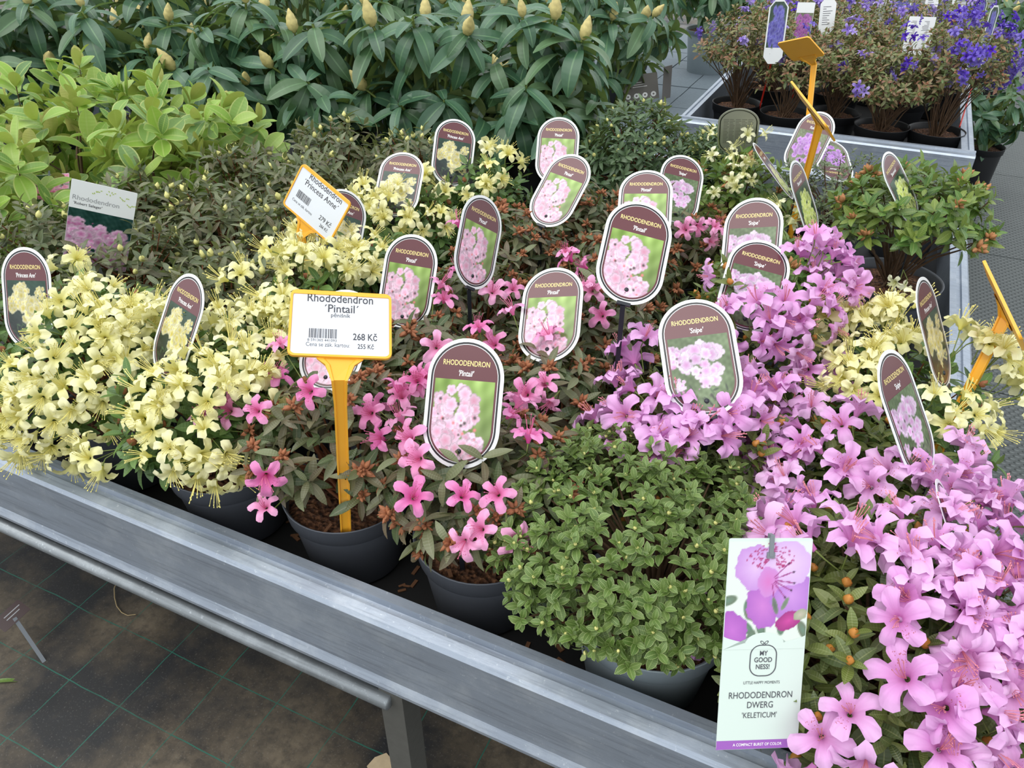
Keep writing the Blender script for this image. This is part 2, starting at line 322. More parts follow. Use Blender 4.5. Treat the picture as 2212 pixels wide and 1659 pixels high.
 'S2': ["snipe", -0.11, 1.19, 0.155, 0.95, 0.735, [[-0.078, 1.245, 0.983, 0.22, 0.386, 0.896], [-0.047, 1.245, 0.973, 0.421, 0.367, 0.83], [-0.062, 1.241, 0.943, 0.372, 0.396, 0.84], [-0.075, 1.178, 0.944, 0.308, -0.108, 0.945], [-0.015, 1.239, 0.941, 0.629, 0.326, 0.706], [-0.032, 1.185, 0.921, 0.628, -0.038, 0.777], [-0.057, 1.122, 0.913, 0.422, -0.536, 0.731], [-0.039, 1.119, 0.899, 0.538, -0.541, 0.647], [-0.001, 1.235, 0.917, 0.721, 0.297, 0.627], [-0.086, 1.108, 0.914, 0.193, -0.651, 0.734], [-0.03, 1.243, 0.961, 0.527, 0.349, 0.775], [0.006, 1.236, 0.93, 0.721, 0.287, 0.631], [-0.093, 1.241, 0.949, 0.138, 0.411, 0.901], [0.019, 1.12, 0.806, 0.852, -0.462, 0.246], [0.027, 1.148, 0.818, 0.915, -0.279, 0.29], [-0.039, 1.076, 0.843, 0.489, -0.782, 0.386], [-0.036, 1.147, 0.914, 0.585, -0.342, 0.735], [-0.132, 1.099, 0.907, -0.173, -0.702, 0.691], [-0.132, 1.08, 0.884, -0.16, -0.808, 0.568], [-0.108, 1.073, 0.877, 0.016, -0.845, 0.534], [-0.174, 1.171, 0.929, -0.527, -0.155, 0.836], [-0.013, 1.159, 0.897, 0.734, -0.237, 0.637], [-0.045, 1.224, 0.924, 0.528, 0.279, 0.802], [-0.013, 1.095, 0.839, 0.663, -0.651, 0.37], [-0.078, 1.089, 0.892, 0.237, -0.754, 0.612], [-0.047, 1.09, 0.875, 0.452, -0.721, 0.525]]],
 'YR': ["yellow", 0.125, 1.13, 0.15, 0.88, 0.735, [[0.007, 1.209, 0.876, -0.57, 0.38, 0.729], [0.047, 1.203, 0.858, -0.458, 0.432, 0.777], [0.067, 1.211, 0.876, -0.322, 0.447, 0.834], [0.077, 1.216, 0.889, -0.251, 0.447, 0.859], [0.048, 1.113, 0.859, -0.498, -0.113, 0.86], [0.071, 1.132, 0.87, -0.352, 0.014, 0.936], [0.104, 1.22, 0.902, -0.105, 0.445, 0.889], [0.05, 1.067, 0.845, -0.493, -0.412, 0.766], [0.072, 1.07, 0.858, -0.345, -0.39, 0.854], [0.123, 1.159, 0.877, -0.013, 0.188, 0.982], [0.241, 1.197, 0.904, 0.517, 0.296, 0.803], [0.26, 1.186, 0.891, 0.61, 0.252, 0.751], [0.195, 1.2, 0.882, 0.377, 0.375, 0.847], [0.256, 1.162, 0.834, 0.765, 0.185, 0.617], [0.278, 1.154, 0.833, 0.818, 0.127, 0.561], [0.194, 1.056, 0.842, 0.452, -0.483, 0.75], [0.228, 1.08, 0.829, 0.677, -0.328, 0.658], [0.095, 1.139, 0.877, -0.195, 0.06, 0.979], [0.013, 1.194, 0.841, -0.651, 0.372, 0.661], [0.157, 1.042, 0.848, 0.207, -0.576, 0.791], [0.084, 1.205, 0.863, -0.253, 0.466, 0.848], [0.086, 1.058, 0.857, -0.255, -0.466, 0.847]]],
 'R6': ["seleger", -1.47, 1.45, 0.15, 0.89, 0.735, []],
 'R7': ["seleger", -1.23, 1.45, 0.15, 0.9, 0.735, []],
 'Y5': ["yellow", -0.94, 1.4, 0.13, 0.885, 0.735, [[-0.938, 1.33, 0.861, 0.019, -0.596, 0.803], [-0.895, 1.315, 0.837, 0.364, -0.692, 0.624], [-1.03, 1.375, 0.857, -0.69, -0.19, 0.699], [-0.861, 1.346, 0.837, 0.644, -0.443, 0.623], [-0.834, 1.398, 0.822, 0.853, -0.014, 0.522], [-0.951, 1.373, 0.881, -0.1, -0.24, 0.966], [-0.982, 1.342, 0.86, -0.357, -0.492, 0.794]]],
 'A5': ["pintail", -0.66, 1.39, 0.13, 0.885, 0.735, []],
 'A6': ["pintail", -0.41, 1.39, 0.13, 0.88, 0.735, []],
 'H3': ["shamrock", -0.13, 1.52, 0.13, 0.87, 0.735, [[-0.127, 1.576, 0.891, 0.022, 0.362, 0.932], [-0.129, 1.568, 0.863, 0.007, 0.377, 0.926]]],
 'R8': ["seleger", -1.35, 1.7, 0.15, 0.91, 0.735, []],
 'R9': ["seleger", -1.08, 1.69, 0.15, 0.91, 0.735, []],
 'Y6': ["yellow", -0.84, 1.62, 0.12, 0.89, 0.735, [[-0.973, 1.567, 0.853, -0.832, -0.334, 0.442], [-0.963, 1.569, 0.83, -0.849, -0.352, 0.395], [-0.803, 1.67, 0.88, 0.345, 0.468, 0.814], [-0.86, 1.646, 0.902, -0.19, 0.246, 0.95], [-0.798, 1.572, 0.866, 0.411, -0.477, 0.777], [-0.812, 1.538, 0.842, 0.258, -0.763, 0.593], [-0.9, 1.537, 0.816, -0.533, -0.729, 0.429], [-0.898, 1.516, 0.753, -0.487, -0.868, 0.093]]],
 'A8': ["pintail", -0.36, 1.63, 0.13, 0.885, 0.735, [[-0.279, 1.574, 0.833, 0.661, -0.452, 0.6], [-0.307, 1.559, 0.845, 0.441, -0.586, 0.68], [-0.282, 1.555, 0.819, 0.624, -0.597, 0.504], [-0.322, 1.543, 0.837, 0.314, -0.71, 0.63]]],
 'A7': ["pintail", -0.59, 1.63, 0.12, 0.87, 0.735, []],
 'H1': ["shamrock", 0.11, 1.81, 0.165, 0.95, 0.845, [[0.122, 1.706, 0.75, 0.048, -0.405, -0.913]]],
 'H2': ["shamrock", -0.3, 1.94, 0.16, 0.88, 0.735, [[-0.293, 1.894, 0.874, 0.039, -0.262, 0.964], [-0.255, 1.877, 0.862, 0.263, -0.362, 0.894], [-0.268, 1.845, 0.848, 0.19, -0.56, 0.807], [-0.273, 2.014, 0.945, 0.101, 0.277, 0.955], [-0.365, 1.99, 0.905, -0.292, 0.224, 0.93], [-0.297, 2.001, 0.9, 0.016, 0.29, 0.957], [-0.338, 1.943, 0.876, -0.217, 0.015, 0.976], [-0.335, 1.818, 0.823, -0.213, -0.734, 0.644], [-0.293, 1.855, 0.858, 0.039, -0.495, 0.868]]],
 'K2': ["keleticum", -0.06, 2.1, 0.17, 0.87, 0.735, []],
 'K3': ["keleticum", 0.13, 2.3, 0.12, 0.8, 0.735, []],
 'D2': ["darkbud", -0.62, 2.16, 0.165, 0.92, 0.735, []],
 'D3': ["darkbud", -0.42, 2.28, 0.12, 0.84, 0.735, []],
 'M1': ["broadleaf", -1.95, 1.35, 0.17, 0.99, 0.735, []],
 'M2': ["broadleaf", -1.68, 1.36, 0.16, 0.98, 0.735, []],
 'M3': ["broadleaf", -1.66, 1.6, 0.15, 0.96, 0.735, []],
 'M5': ["broadleaf", -2.18, 1.6, 0.17, 1.0, 0.735, []],
 'M6': ["broadleaf", -1.92, 1.62, 0.17, 0.99, 0.735, []],
 'M7': ["broadleaf", -2.25, 1.4, 0.15, 0.98, 0.735, []],
 'M8': ["broadleaf", -1.84, 1.1, 0.14, 0.93, 0.735, []],
}
# cultivar, position, rotation columns
LABELS = [
 ('L1', 'pa', [-1.1723, 0.6571, 0.9105], [0.977, 0.1836, 0.1086, -0.1774, 0.4166, 0.8916, 0.1184, -0.8904, 0.4396]),
 ('L2', 'pa', [-0.8809, 0.6893, 0.9149], [0.954, -0.2996, 0.0106, 0.1542, 0.5207, 0.8397, -0.2571, -0.7995, 0.5429]),
 ('L3', 'pa', [-0.9504, 1.1904, 0.8664], [0.5381, 0.6706, -0.5107, -0.1682, 0.6791, 0.7145, 0.8259, -0.2986, 0.4782]),
 ('L4', 'pa', [-0.9397, 1.3982, 0.8925], [0.9443, 0.3218, -0.0685, -0.215, 0.761, 0.6121, 0.2491, -0.5633, 0.7878]),
 ('L5', 'pa', [-0.9167, 1.6087, 0.9051], [0.8096, 0.5356, -0.2402, -0.1599, 0.595, 0.7877, 0.5647, -0.5993, 0.5674]),
 ('L6', 'pi', [-0.6803, 1.6915, 0.9186], [0.9501, 0.3118, -0.0028, -0.1973, 0.6081, 0.7689, 0.2415, -0.73, 0.6393]),
 ('L7', 'pi', [-0.5639, 1.423, 0.9298], [0.9791, -0.1754, -0.1028, 0.1956, 0.6759, 0.7106, -0.0552, -0.7158, 0.6961]),
 ('L8', 'pi', [-0.581, 1.0933, 0.9452], [0.3765, 0.7239, -0.5781, -0.1187, 0.6565, 0.7449, 0.9188, -0.2119, 0.3331]),
 ('L9', 'pi', [-0.6773, 1.0085, 0.8867], [0.9933, 0.1152, -0.013, -0.0455, 0.4909, 0.87, 0.1066, -0.8636, 0.4929]),
 ('L10', 'pi', [-0.6723, 0.7937, 0.8888], [0.983, 0.1831, -0.0145, -0.1306, 0.7525, 0.6455, 0.1291, -0.6327, 0.7636]),
 ('L11', 'pi', [-0.3911, 0.6833, 0.9288], [0.9743, 0.2189, 0.0535, -0.1726, 0.5722, 0.8017, 0.1448, -0.7903, 0.5953]),
 ('L12', 'pi', [-0.3982, 0.9855, 0.9021], [0.9676, 0.1695, 0.1873, -0.248, 0.7775, 0.5779, -0.0477, -0.6056, 0.7944]),
 ('L13', 'pi', [-0.2796, 1.0087, 1.0217], [0.9217, 0.3145, -0.2272, -0.1113, 0.7753, 0.6217, 0.3717, -0.5477, 0.7496]),
 ('L14', 'pi', [-0.3616, 1.346, 0.9555], [0.9656, 0.2494, 0.0741, -0.2456, 0.7801, 0.5754, 0.0857, -0.5737, 0.8145]),
 ('L15', 'sn', [-0.3718, 1.6641, 0.8819], [0.9005, 0.3655, -0.2356, -0.1119, 0.7183, 0.6867, 0.4202, -0.592, 0.6877]),
 ('L16', 'sn', [-0.1501, 1.2758, 0.9497], [0.9683, -0.0443, 0.246, -0.167, 0.6178, 0.7684, -0.186, -0.7851, 0.5908]),
 ('L17', 'sn', [-0.122, 1.1671, 0.9286], [0.9747, 0.1564, -0.1598, -0.0282, 0.795, 0.606, 0.2218, -0.5861, 0.7793]),
 ('L18', 'sn', [-0.1415, 0.8805, 0.9522], [0.9074, 0.3846, 0.1696, -0.4015, 0.6735, 0.6207, 0.1245, -0.6313, 0.7655]),
 ('L19', 'sn', [0.114, 0.8794, 0.9399], [0.3232, 0.9388, -0.119, -0.5239, 0.2822, 0.8036, 0.788, -0.1974, 0.5831]),
 ('L20', 'pa', [0.1399, 1.1057, 0.9392], [0.2366, 0.9651, -0.1121, -0.4614, 0.2132, 0.8612, 0.8551, -0.152, 0.4957]),
 ('L21', 'sh', [0.0697, 1.758, 0.9229], [0.1586, 0.9712, 0.1779, -0.5903, -0.0512, 0.8055, 0.7914, -0.2328, 0.5652]),
 ('L22', 'sh', [-0.1024, 1.6002, 0.9236], [0.1037, 0.9937, 0.0434, -0.465, 0.0098, 0.8852, 0.8792, -0.112, 0.4631]),
 ('L23', 'sh', [-0.2034, 1.8795, 0.8807], [-0.0701, 0.9836, -0.1661, -0.713, 0.067, 0.6979, 0.6976, 0.1673, 0.6967]),
 ('L24', 'ke', [-0.1588, 2.1595, 0.8756], [0.9482, -0.3145, -0.0437, 0.1977, 0.4769, 0.8564, -0.2485, -0.8208, 0.5144]),
 ('L25', 'ke', [-0.0937, 2.2167, 0.8218], [-0.8889, -0.4378, 0.1349, 0.3586, -0.8482, -0.3899, 0.2851, -0.2981, 0.9109]),
 ('L26', 'bk', [-0.3217, 2.0148, 0.9205], [-0.9855, -0.1556, -0.067, 0.0264, -0.5318, 0.8464, -0.1673, 0.8324, 0.5282]),
 ('L27', 'bk2', [0.193, 0.7352, 0.8758], [0.2251, 0.8453, -0.4845, -0.5173, 0.5251, 0.6758, 0.8257, 0.0986, 0.5555]),
]
POSE = {
 'PS1': [[-0.5348, 0.6445, 1.0281], [0.8078, 0.5689, -0.1543, -0.4443, 0.7598, 0.4747, 0.3873, -0.3149, 0.8665]],
 'PS2': [[-0.9139, 1.0826, 0.9636], [0.8804, -0.0861, -0.4664, 0.4713, 0.269, 0.84, 0.0532, -0.9593, 0.2774]],
 'PS3': [[-0.2538, 2.4274, 1.0493], [-0.7977, 0.5187, -0.3077, -0.5829, -0.5323, 0.6139, 0.1546, 0.6691, 0.7269]],
 'RS': [[-1.3629, 0.9534, 0.8848], [0.6676, 0.6441, -0.3735, 0.2715, 0.2565, 0.9276, 0.6933, -0.7206, -0.0036]],
 'KE': [[0.0197, 0.5235, 0.8752], [0.8628, 0.4991, -0.0799, -0.174, 0.4418, 0.8801, 0.4746, -0.7455, 0.468]],
 'PK': [[-1.8124, 1.1672, 0.816], [0.7547, 0.656, -0.0123, -0.5514, 0.6443, 0.53, 0.3556, -0.3932, 0.8479]],
 'GR': [[-0.9485, 3.2588, 0.6946], [0.9211, 0.3579, 0.1534, -0.3266, 0.4954, 0.8049, 0.2121, -0.7915, 0.5732]],
 'WP': [[-1.7268, 4.8468, 0.5519], [0.8387, 0.5446, -0.0049, -0.3585, 0.5587, 0.7479, 0.41, -0.6254, 0.6638]],
 'BT1': [[-0.3766, 2.7732, 1.0256], [0.9191, -0.3769, 0.1151, -0.0765, 0.116, 0.9903, -0.3866, -0.9189, 0.0778]],
 'BT3': [[0.0478, 3.4442, 0.941], [0.848, 0.53, 0.0028, -0.2882, 0.4566, 0.8417, 0.4448, -0.7146, 0.5399]],
 'PS4': [[-0.1323, 1.7218, 1.0649], [-0.7057, 0.514, 0.4876, -0.2191, -0.8128, 0.5397, 0.6737, 0.2741, 0.6863]],
 'PS5': [[0.2177, 1.1549, 0.9767], [-0.5337, 0.6194, 0.5757, -0.2732, -0.7706, 0.5758, 0.8003, 0.15, 0.5805]],
 'T1': [[-0.427, 3.1516, 0.9639], [0.989, 0.1386, 0.0521, -0.0635, 0.0792, 0.9948, 0.1337, -0.9872, 0.0872], 0.0674, 0.2131],
 'T2': [[-0.369, 3.439, 0.9524], [0.993, 0.1126, 0.0344, -0.0532, 0.1688, 0.9842, 0.1051, -0.9792, 0.1736], 0.065, 0.1517],
 'T3': [[-0.3013, 3.6114, 0.9602], [0.9896, 0.1008, 0.1029, -0.1185, 0.1634, 0.9794, 0.0819, -0.9814, 0.1736], 0.0597, 0.1344],
 'T4': [[-0.0584, 4.3684, 0.9214], [0.9999, 0.0134, 0.0, -0.0023, 0.1736, 0.9848, 0.0132, -0.9847, 0.1736], 0.0997, 0.0955],
 'T5': [[0.0457, 3.3666, 0.9528], [0.9994, -0.0075, 0.0344, -0.0325, 0.174, 0.9842, -0.0134, -0.9847, 0.1736], 0.0877, 0.1281],
 'T6': [[0.0738, 4.1738, 0.9366], [0.9986, -0.0086, 0.0515, -0.0493, 0.1743, 0.9835, -0.0174, -0.9847, 0.1736], 0.0532, 0.1229],
 'T7': [[0.1829, 4.2305, 0.9434], [0.9959, -0.0279, 0.0858, -0.0796, 0.1766, 0.9811, -0.0425, -0.9839, 0.1736], 0.0553, 0.1147],
 'T8': [[0.2625, 3.9978, 0.9412], [0.5286, 0.8482, -0.0348, -0.0557, 0.0755, 0.9956, 0.8471, -0.5243, 0.0872], 0.0683, 0.1429],
 'T9': [[0.2726, 3.4664, 0.9431], [0.5705, 0.8167, -0.0868, -0.0222, 0.121, 0.9924, 0.821, -0.5642, 0.0872], 0.0532, 0.2227],
 'T10': [[-0.1176, 4.0807, 0.9333], [0.4748, 0.8801, 0.0, -0.0767, 0.0414, 0.9962, 0.8767, -0.473, 0.0872], 0.0478, 0.1234],
 'GE': [[-0.8335, 3.25, 0.7283], [0.1897, 0.9794, -0.0695, -0.0726, 0.0846, 0.9938, 0.9791, -0.1835, 0.0872], 0.0762, 0.1262],
 'GT': [[-1.4913, 0.5355, 0.0967], [0.0696, 0.9855, 0.1545, -0.8796, -0.0125, 0.4755, 0.4706, -0.169, 0.866], 0.0645, 0.0369],
 'WQ': [[-1.7272, 5.4999, 0.6204], [0.9543, 0.2807, -0.1029, 0.048, 0.1961, 0.9794, 0.2951, -0.9396, 0.1736], 0.0939, 0.1253],
}
# ------------------------------------------------------------------ ground
def weed_fabric():
    t = NT('woven_weed_fabric')
    tc = t.n('ShaderNodeTexCoord').outputs['Object']
    sx = t.n('ShaderNodeSeparateXYZ'); t.l(tc, sx.inputs[0])
    x, y = sx.outputs[0], sx.outputs[1]
    wob = t.math('MULTIPLY', t.math('SUBTRACT', t.noise(tc, 6.), .5), .012)
    def line(c, off):
        q = t.math('SUBTRACT', t.math('FRACT', t.math('DIVIDE', t.math('ADD', t.math('ADD', c, wob), off), .15)), .5)
        return t.math('LESS_THAN', t.math('ABSOLUTE', q), .008)
    ln = t.math('MAXIMUM', line(x, 1.32 + 3.075), line(y, -.66 + 3.075))
    wear = t.ramp(t.noise(tc, 9., 4, .6), [(.30, .2), (.52, 1.)])
    ln = t.math('MULTIPLY', ln, wear)
    dirt = t.ramp(t.noise(tc, 3.2, 6, .62), [(.42, lin((30, 31, 33))), (.55, lin((74, 66, 54))), (.72, lin((112, 101, 84)))])
    dirt = t.mix(t.ramp(t.noise(tc, 38., 6, .7), [(.45, 0.), (.7, .75)]), dirt, lin((30, 29, 28)))
    spk = t.ramp(t.noise(tc, 210., 2, .7), [(.60, 0.), (.70, 1.)])
    col = t.mix(t.math('MULTIPLY', spk, .3), dirt, lin((120, 118, 112)))
    col = t.mix(ln, col, lin((30, 90, 76)))
    t.set(Base_Color=col, Roughness=t.ramp(t.noise(tc, 5., 3), [(.35, .38), (.7, .75)]))
    br = t.n('ShaderNodeTexBrick'); br.inputs['Scale'].default_value = 1.
    mp = t.n('ShaderNodeMapping'); mp.inputs['Scale'].default_value = (160, 160, 160); t.l(tc, mp.inputs[0]); t.l(mp.outputs[0], br.inputs[0])
    t.bump(br.outputs[1], .4, .002)
    return t.m

def stud_mat():
    t = NT('studded_rubber_mat')
    tc = t.n('ShaderNodeTexCoord').outputs['Object']
    mp = t.n('ShaderNodeMapping'); mp.inputs['Scale'].default_value = (1 / .026, 1 / .017, 1); t.l(tc, mp.inputs[0])
    sx = t.n('ShaderNodeSeparateXYZ'); t.l(mp.outputs[0], sx.inputs[0])
    row = t.math('FLOOR', sx.outputs[1])
    xo = t.math('ADD', sx.outputs[0], t.math('MULTIPLY', t.math('MODULO', row, 2.), .5))
    fx = t.math('SUBTRACT', t.math('FRACT', xo), .5); fy = t.math('SUBTRACT', t.math('FRACT', sx.outputs[1]), .35)
    d = t.math('SQRT', t.math('ADD', t.math('MULTIPLY', fx, fx), t.math('MULTIPLY', fy, fy)))
    h = t.ramp(d, [(.25, 1.), (.48, 0.)])
    nz = t.noise(tc, 4., 4)
    t.set(Base_Color=t.mix(t.math('MULTIPLY', h, .5), t.mix(nz, lin((58, 64, 64)), lin((76, 82, 82))), lin((104, 110, 110))), Roughness=.6)
    t.bump(h, .9, .008)
    return t.m

def paver_mat():
    t = NT('grey_concrete_paver')
    tc = t.n('ShaderNodeTexCoord').outputs['Object']
    oi = t.n('ShaderNodeObjectInfo').outputs['Random']
    c = t.mix(t.noise(tc, 60.), lin((78, 90, 98)), lin((108, 120, 128)))
    t.set(Base_Color=t.mix(t.math('MULTIPLY', oi, .4), c, lin((90, 100, 110))), Roughness=.75)
    return t.m

floor = link('floor', MD().add([(-30, -10, 0), (30, -10, 0), (30, 40, 0), (-30, 40, 0)], [(0, 1, 2, 3)]).mesh('floor', weed_fabric(), False), kind='structure')
tag(floor, 'black woven weed fabric ground with green grid lines')
mat_m = stud_mat()
k = 0
for y0 in np.arange(-1.0, 13.0, 1.2):
    for x0 in (.34, 1.15, 1.96):
        md = box_md(MD(), x0 + .003, x0 + .807, y0 + .003, y0 + 1.197, 0, .012)
        link('mat_tile', md.mesh('mat_tile', mat_m, False), floor)
pm = paver_mat()
pme = box_md(MD(), -.146, .146, -.146, .146, 0, .02).mesh('paver', pm, False)
for i in range(6):
    for j in range(14):
        link('paver', pme, floor, Matrix.Translation((-2.45 + i * .30 + (.0 if j % 2 else .0), 4.2 + j * .30, random.uniform(-.003, .002))))

# ------------------------------------------------------------------ benches
def metal(name, col, rough, nscale=30):
    t = NT(name)
    tc = t.n('ShaderNodeTexCoord').outputs['Object']
    mp = t.n('ShaderNodeMapping'); mp.inputs['Scale'].default_value = (.25, 1, 1); t.l(tc, mp.inputs[0])
    nz = t.noise(mp.outputs[0], nscale, 5, .65)
    blot = t.ramp(t.noise(tc, 12., 7, .7), [(.48, 0.), (.66, 1.)])
    streak = t.n('ShaderNodeMapping'); streak.inputs['Scale'].default_value = (1.2, 26, 26); t.l(tc, streak.inputs[0])
    dk = t.ramp(t.noise(streak.outputs[0], 6., 4, .7), [(.5, 0.), (.72, .5)])
    spk = t.ramp(t.noise(tc, 120., 3, .7), [(.62, 0.), (.70, 1.)])
    c = lin(col)
    cc = t.mix(nz, tuple(x * .8 for x in c), tuple(min(1, x * 1.15) for x in c))
    cc = t.mix(t.math('MULTIPLY', t.math('MAXIMUM', t.math('MULTIPLY', blot, .6), spk), .55), cc, lin((205, 212, 218)))
    cc = t.mix(dk, cc, tuple(x * .45 for x in c))
    t.set(Base_Color=cc, Metallic=.6, Roughness=t.math('MULTIPLY_ADD', nz, .3, rough))
    t.bump(nz, .12, .004)
    return t.m

ALU = metal('aluminium_rail', (158, 168, 182), .27)
GALV = metal('galvanised_steel', (150, 156, 160), .3, 60)
GREYP = plain('grey_painted_steel', (92, 92, 88), .5, .3, noise=.15, nscale=60, bump=.2)
TRAY = plain('black_tray_lining', (20, 20, 21), .6, noise=.3, nscale=30)

def rail_md(p0, p1, inward):
    """moulded bench rail: profile swept from p0 to p1; offset o points out of the bench"""
    prof = [(0, -.105), (0, .012), (.014, .012), (.0165, .003), (.0245, .002), (.027, .007), (.041, .004), (.0455, -.002), (.0455, -.115), (.0525, -.128), (.0525, -.134), (.040, -.134), (.040, -.105)]
    p0 = Vector(p0); p1 = Vector(p1); out = -Vector(inward)
    n = len(prof); md = MD()
    v = [p0 + out * o + Vector((0, 0, z)) for o, z in prof] + [p1 + out * o + Vector((0, 0, z)) for o, z in prof]
    f = [(i, (i + 1) % n, n + (i + 1) % n, n + i) for i in range(n)] + [tuple(range(n - 1, -1, -1)), tuple(range(n, 2 * n))]
    return md.add(v, f)

def bench(name, x0, x1, y0, y1, zt, label, legs):
    """x0..x1, y0..y1 are the inner faces of the rails"""
    b = empty(name, (x0, y0, 0), label, 'bench')
    T = Matrix.Translation((-x0, -y0, 0))
    e = .0455
    def part(nm, md, m, smooth=False): return link(nm, md.mesh(nm, m, smooth), b, T)
    part('front_rail', rail_md((x0 - e, y0, zt), (x1 + e, y0, zt), (0, 1, 0)), ALU)
    part('back_rail', rail_md((x1 + e, y1, zt), (x0 - e, y1, zt), (0, -1, 0)), ALU)
    part('end_rail', rail_md((x1, y0, zt), (x1, y1, zt), (-1, 0, 0)), ALU)
    part('end_rail', rail_md((x0, y1, zt), (x0, y0, zt), (1, 0, 0)), ALU)
    part('tray_floor', box_md(MD(), x0 - .03, x1 + .03, y0 - .03, y1 + .03, zt - .125, zt - .105), TRAY)
    md = tube_md(MD(), [(x0, y0 + .04 - .085, zt - .172), (legs[-1][0] if legs else x1, y0 + .04 - .085, zt - .172), (legs[-1][0] + .0005 if legs else x1, y0 + .04 - .085, zt - .172)], [.0125, .0125, .0003], 12, False)
    part('support_pipe', md, GALV, True)
    for lx, ly in legs:
        md = box_md(MD(), lx - .02, lx + .02, ly - .02, ly + .02, 0, zt - .134)
        part('leg', md, GREYP)
    return b

bench('growing_bench', -3.0, .236, .562, 2.50, .66, 'long aluminium nursery bench with a moulded rail holding the pink and yellow plants',
      [(.10, .56), (-2.6, .56), (-.44, .54), ][::1])
bench('growing_bench', -.668, .268, 3.012, 5.2, .66, 'aluminium nursery bench carrying the violet flowered dwarf plants in black pots', [(-.55, 3.1), (.15, 3.1)])
# ------------------------------------------------------------------ leaf, flower and bud shapes
def leaf_md(L, W, curl=.25, fold=.25, rows=5, cols=2, tip=1.0, wave=0., twist=0., seed=0, blunt=.8):
    """leaf along +Y from the stalk, upper side +Z, all quads"""
    r = np.random.default_rng(seed); V = []; U = []
    ph = r.uniform(0, 6.28)
    for i in range(rows + 1):
        t = i / rows
        w = W / 2 * (math.sin(math.pi * min(1, (t * .93 + .05)) ** (1.0 / tip)) ** blunt) if 0 < t < 1 else W * .05
        w = max(w, W * .05)
        y = L * (t if curl == 0 else math.sin(curl * 2 * t) / (curl * 2) if abs(curl) > .01 else t)
        z = -L * (1 - math.cos(curl * 2 * t)) / (curl * 2) if abs(curl) > .01 else 0
        a = twist * t
        for j in range(cols + 1):
            s = j / cols * 2 - 1
            zz = z + abs(s) * w * fold + wave * w * math.sin(ph + t * 9 + s * 2) * abs(s)
            xx = s * w
            V.append((xx * math.cos(a), y, zz + xx * math.sin(a))); U.append((.5 + s / 2, t))
    c = cols + 1
    return MD().add(V, [(i * c + j, i * c + j + 1, (i + 1) * c + j + 1, (i + 1) * c + j) for i in range(rows) for j in range(cols)], U)

def flower_md(R, depth, tube=.35, notch=.62, ruffle=.06, recurve=.3, seg=7, rings=6, seed=0, narrow=0.):
    """five-lobed funnel flower opening along +Z, all quads"""
    r = np.random.default_rng(seed); V = []; U = []
    n = 5 * seg
    ls = r.uniform(.88, 1.1, 5); ld = r.uniform(-.10, .10, 5); ph = r.uniform(0, 6.28, 5)
    for i in range(rings + 1):
        t = i / rings
        for j in range(n):
            k = j // seg; s = (j % seg + .5) / seg * 2 - 1       # across one lobe
            ed = abs(s)
            lobe = 1 - (1 - notch) * ed ** (2.6 - 1.2 * narrow) * (1 if t > .5 else 0) * min(1, (t - .5) * 2.2)
            rad = R * (.07 + .93 * max(0, (t - .05)) ** 1.35) * (lobe * ls[k] if t > .4 else 1)
            if t > .6 and narrow: rad *= 1
            z = depth * (1 - (1 - t) ** 1.7)
            z += depth * .35 * ld[k] * t ** 2 - recurve * R * t ** 5 * (1 - .5 * ed ** 2)
            z += ruffle * R * t ** 2 * math.sin(ph[k] + s * 6.5)
            z -= (1 - ed ** 2) * .09 * R * t
            an = 2 * math.pi * (k + .5 + s * .5 * (1 - .18 * t * (1 if ed > .7 else 0) - narrow * t ** 2 * .45)) / 5
            V.append((rad * math.cos(an), rad * math.sin(an), z)); U.append((j / n, t))
    return MD().add(V, [(i * n + j, i * n + (j + 1) % n, (i + 1) * n + (j + 1) % n, (i + 1) * n + j) for i in range(rings) for j in range(n) if not (j % seg == seg - 1 and (i + .5) / rings > .58)], U)

def stamen_md(n, length, spread, bend, rad=.0005, seed=0, anther=.0013):
    r = np.random.default_rng(seed); md = MD()
    for i in range(n):
        a = r.uniform(0, 6.28); s = spread * r.uniform(.3, 1); l = length * r.uniform(.8, 1.12)
        e = np.array([math.cos(a) * s, math.sin(a) * s, 1.]) * l
        pts = [np.array([0, 0, .1 * l]), e * .4 + np.array([0, 0, .05 * l]), e * .75 + np.array([bend * l * .4, 0, 0]), e + np.array([bend * l, 0, 0])]
        tube_md(md, pts, [rad, rad, rad * .9, rad * .8], 4, False)
        d = pts[-1] - pts[-2]; d /= np.linalg.norm(d)
        tube_md(md, [pts[-1], pts[-1] + d * anther, pts[-1] + d * anther * 2], [rad, anther * .75, rad], 4, False)
    return md

def bud_md(L, R, k=8, rows=6, scales=True, seed=0, power=.8):
    """pointed bud along +Y with overlapping scales, all quads"""
    r = np.random.default_rng(seed); V = []; U = []
    for i in range(rows + 1):
        t = i / rows
        rr = R * (math.sin(math.pi * min(.97, .12 + .85 * t ** power)))
        for j in range(k):
            a = 2 * math.pi * j / k + (.4 if i % 2 else 0)
            q = rr * (1 + (.12 * (j % 2) if scales else 0))
            V.append((q * math.cos(a), L * t, q * math.sin(a))); U.append((j / k, t))
    md = MD().add(V, [(i * k + j, (i + 1) * k + j, (i + 1) * k + (j + 1) % k, i * k + (j + 1) % k) for i in range(rows) for j in range(k)], U)
    return md

def cluster_md(n, rad, bl, br, seed=0):
    """tuft of dry capsules / spent buds around a shoot tip, along +Y"""
    r = np.random.default_rng(seed); md = MD()
    for i in range(n):
        a = i * 2.4 + r.uniform(-.3, .3); el = r.uniform(-.15, 1.45)
        d = np.array([math.cos(a) * math.cos(el), math.sin(el), math.sin(a) * math.cos(el)])
        s = r.uniform(.75, 1.2)
        md.merge(bud_md(bl * s, br * s, 5, 3, False, i), M4(frame(d * rad * .25, d, np.array([.2, 1., .3]))))
    return md

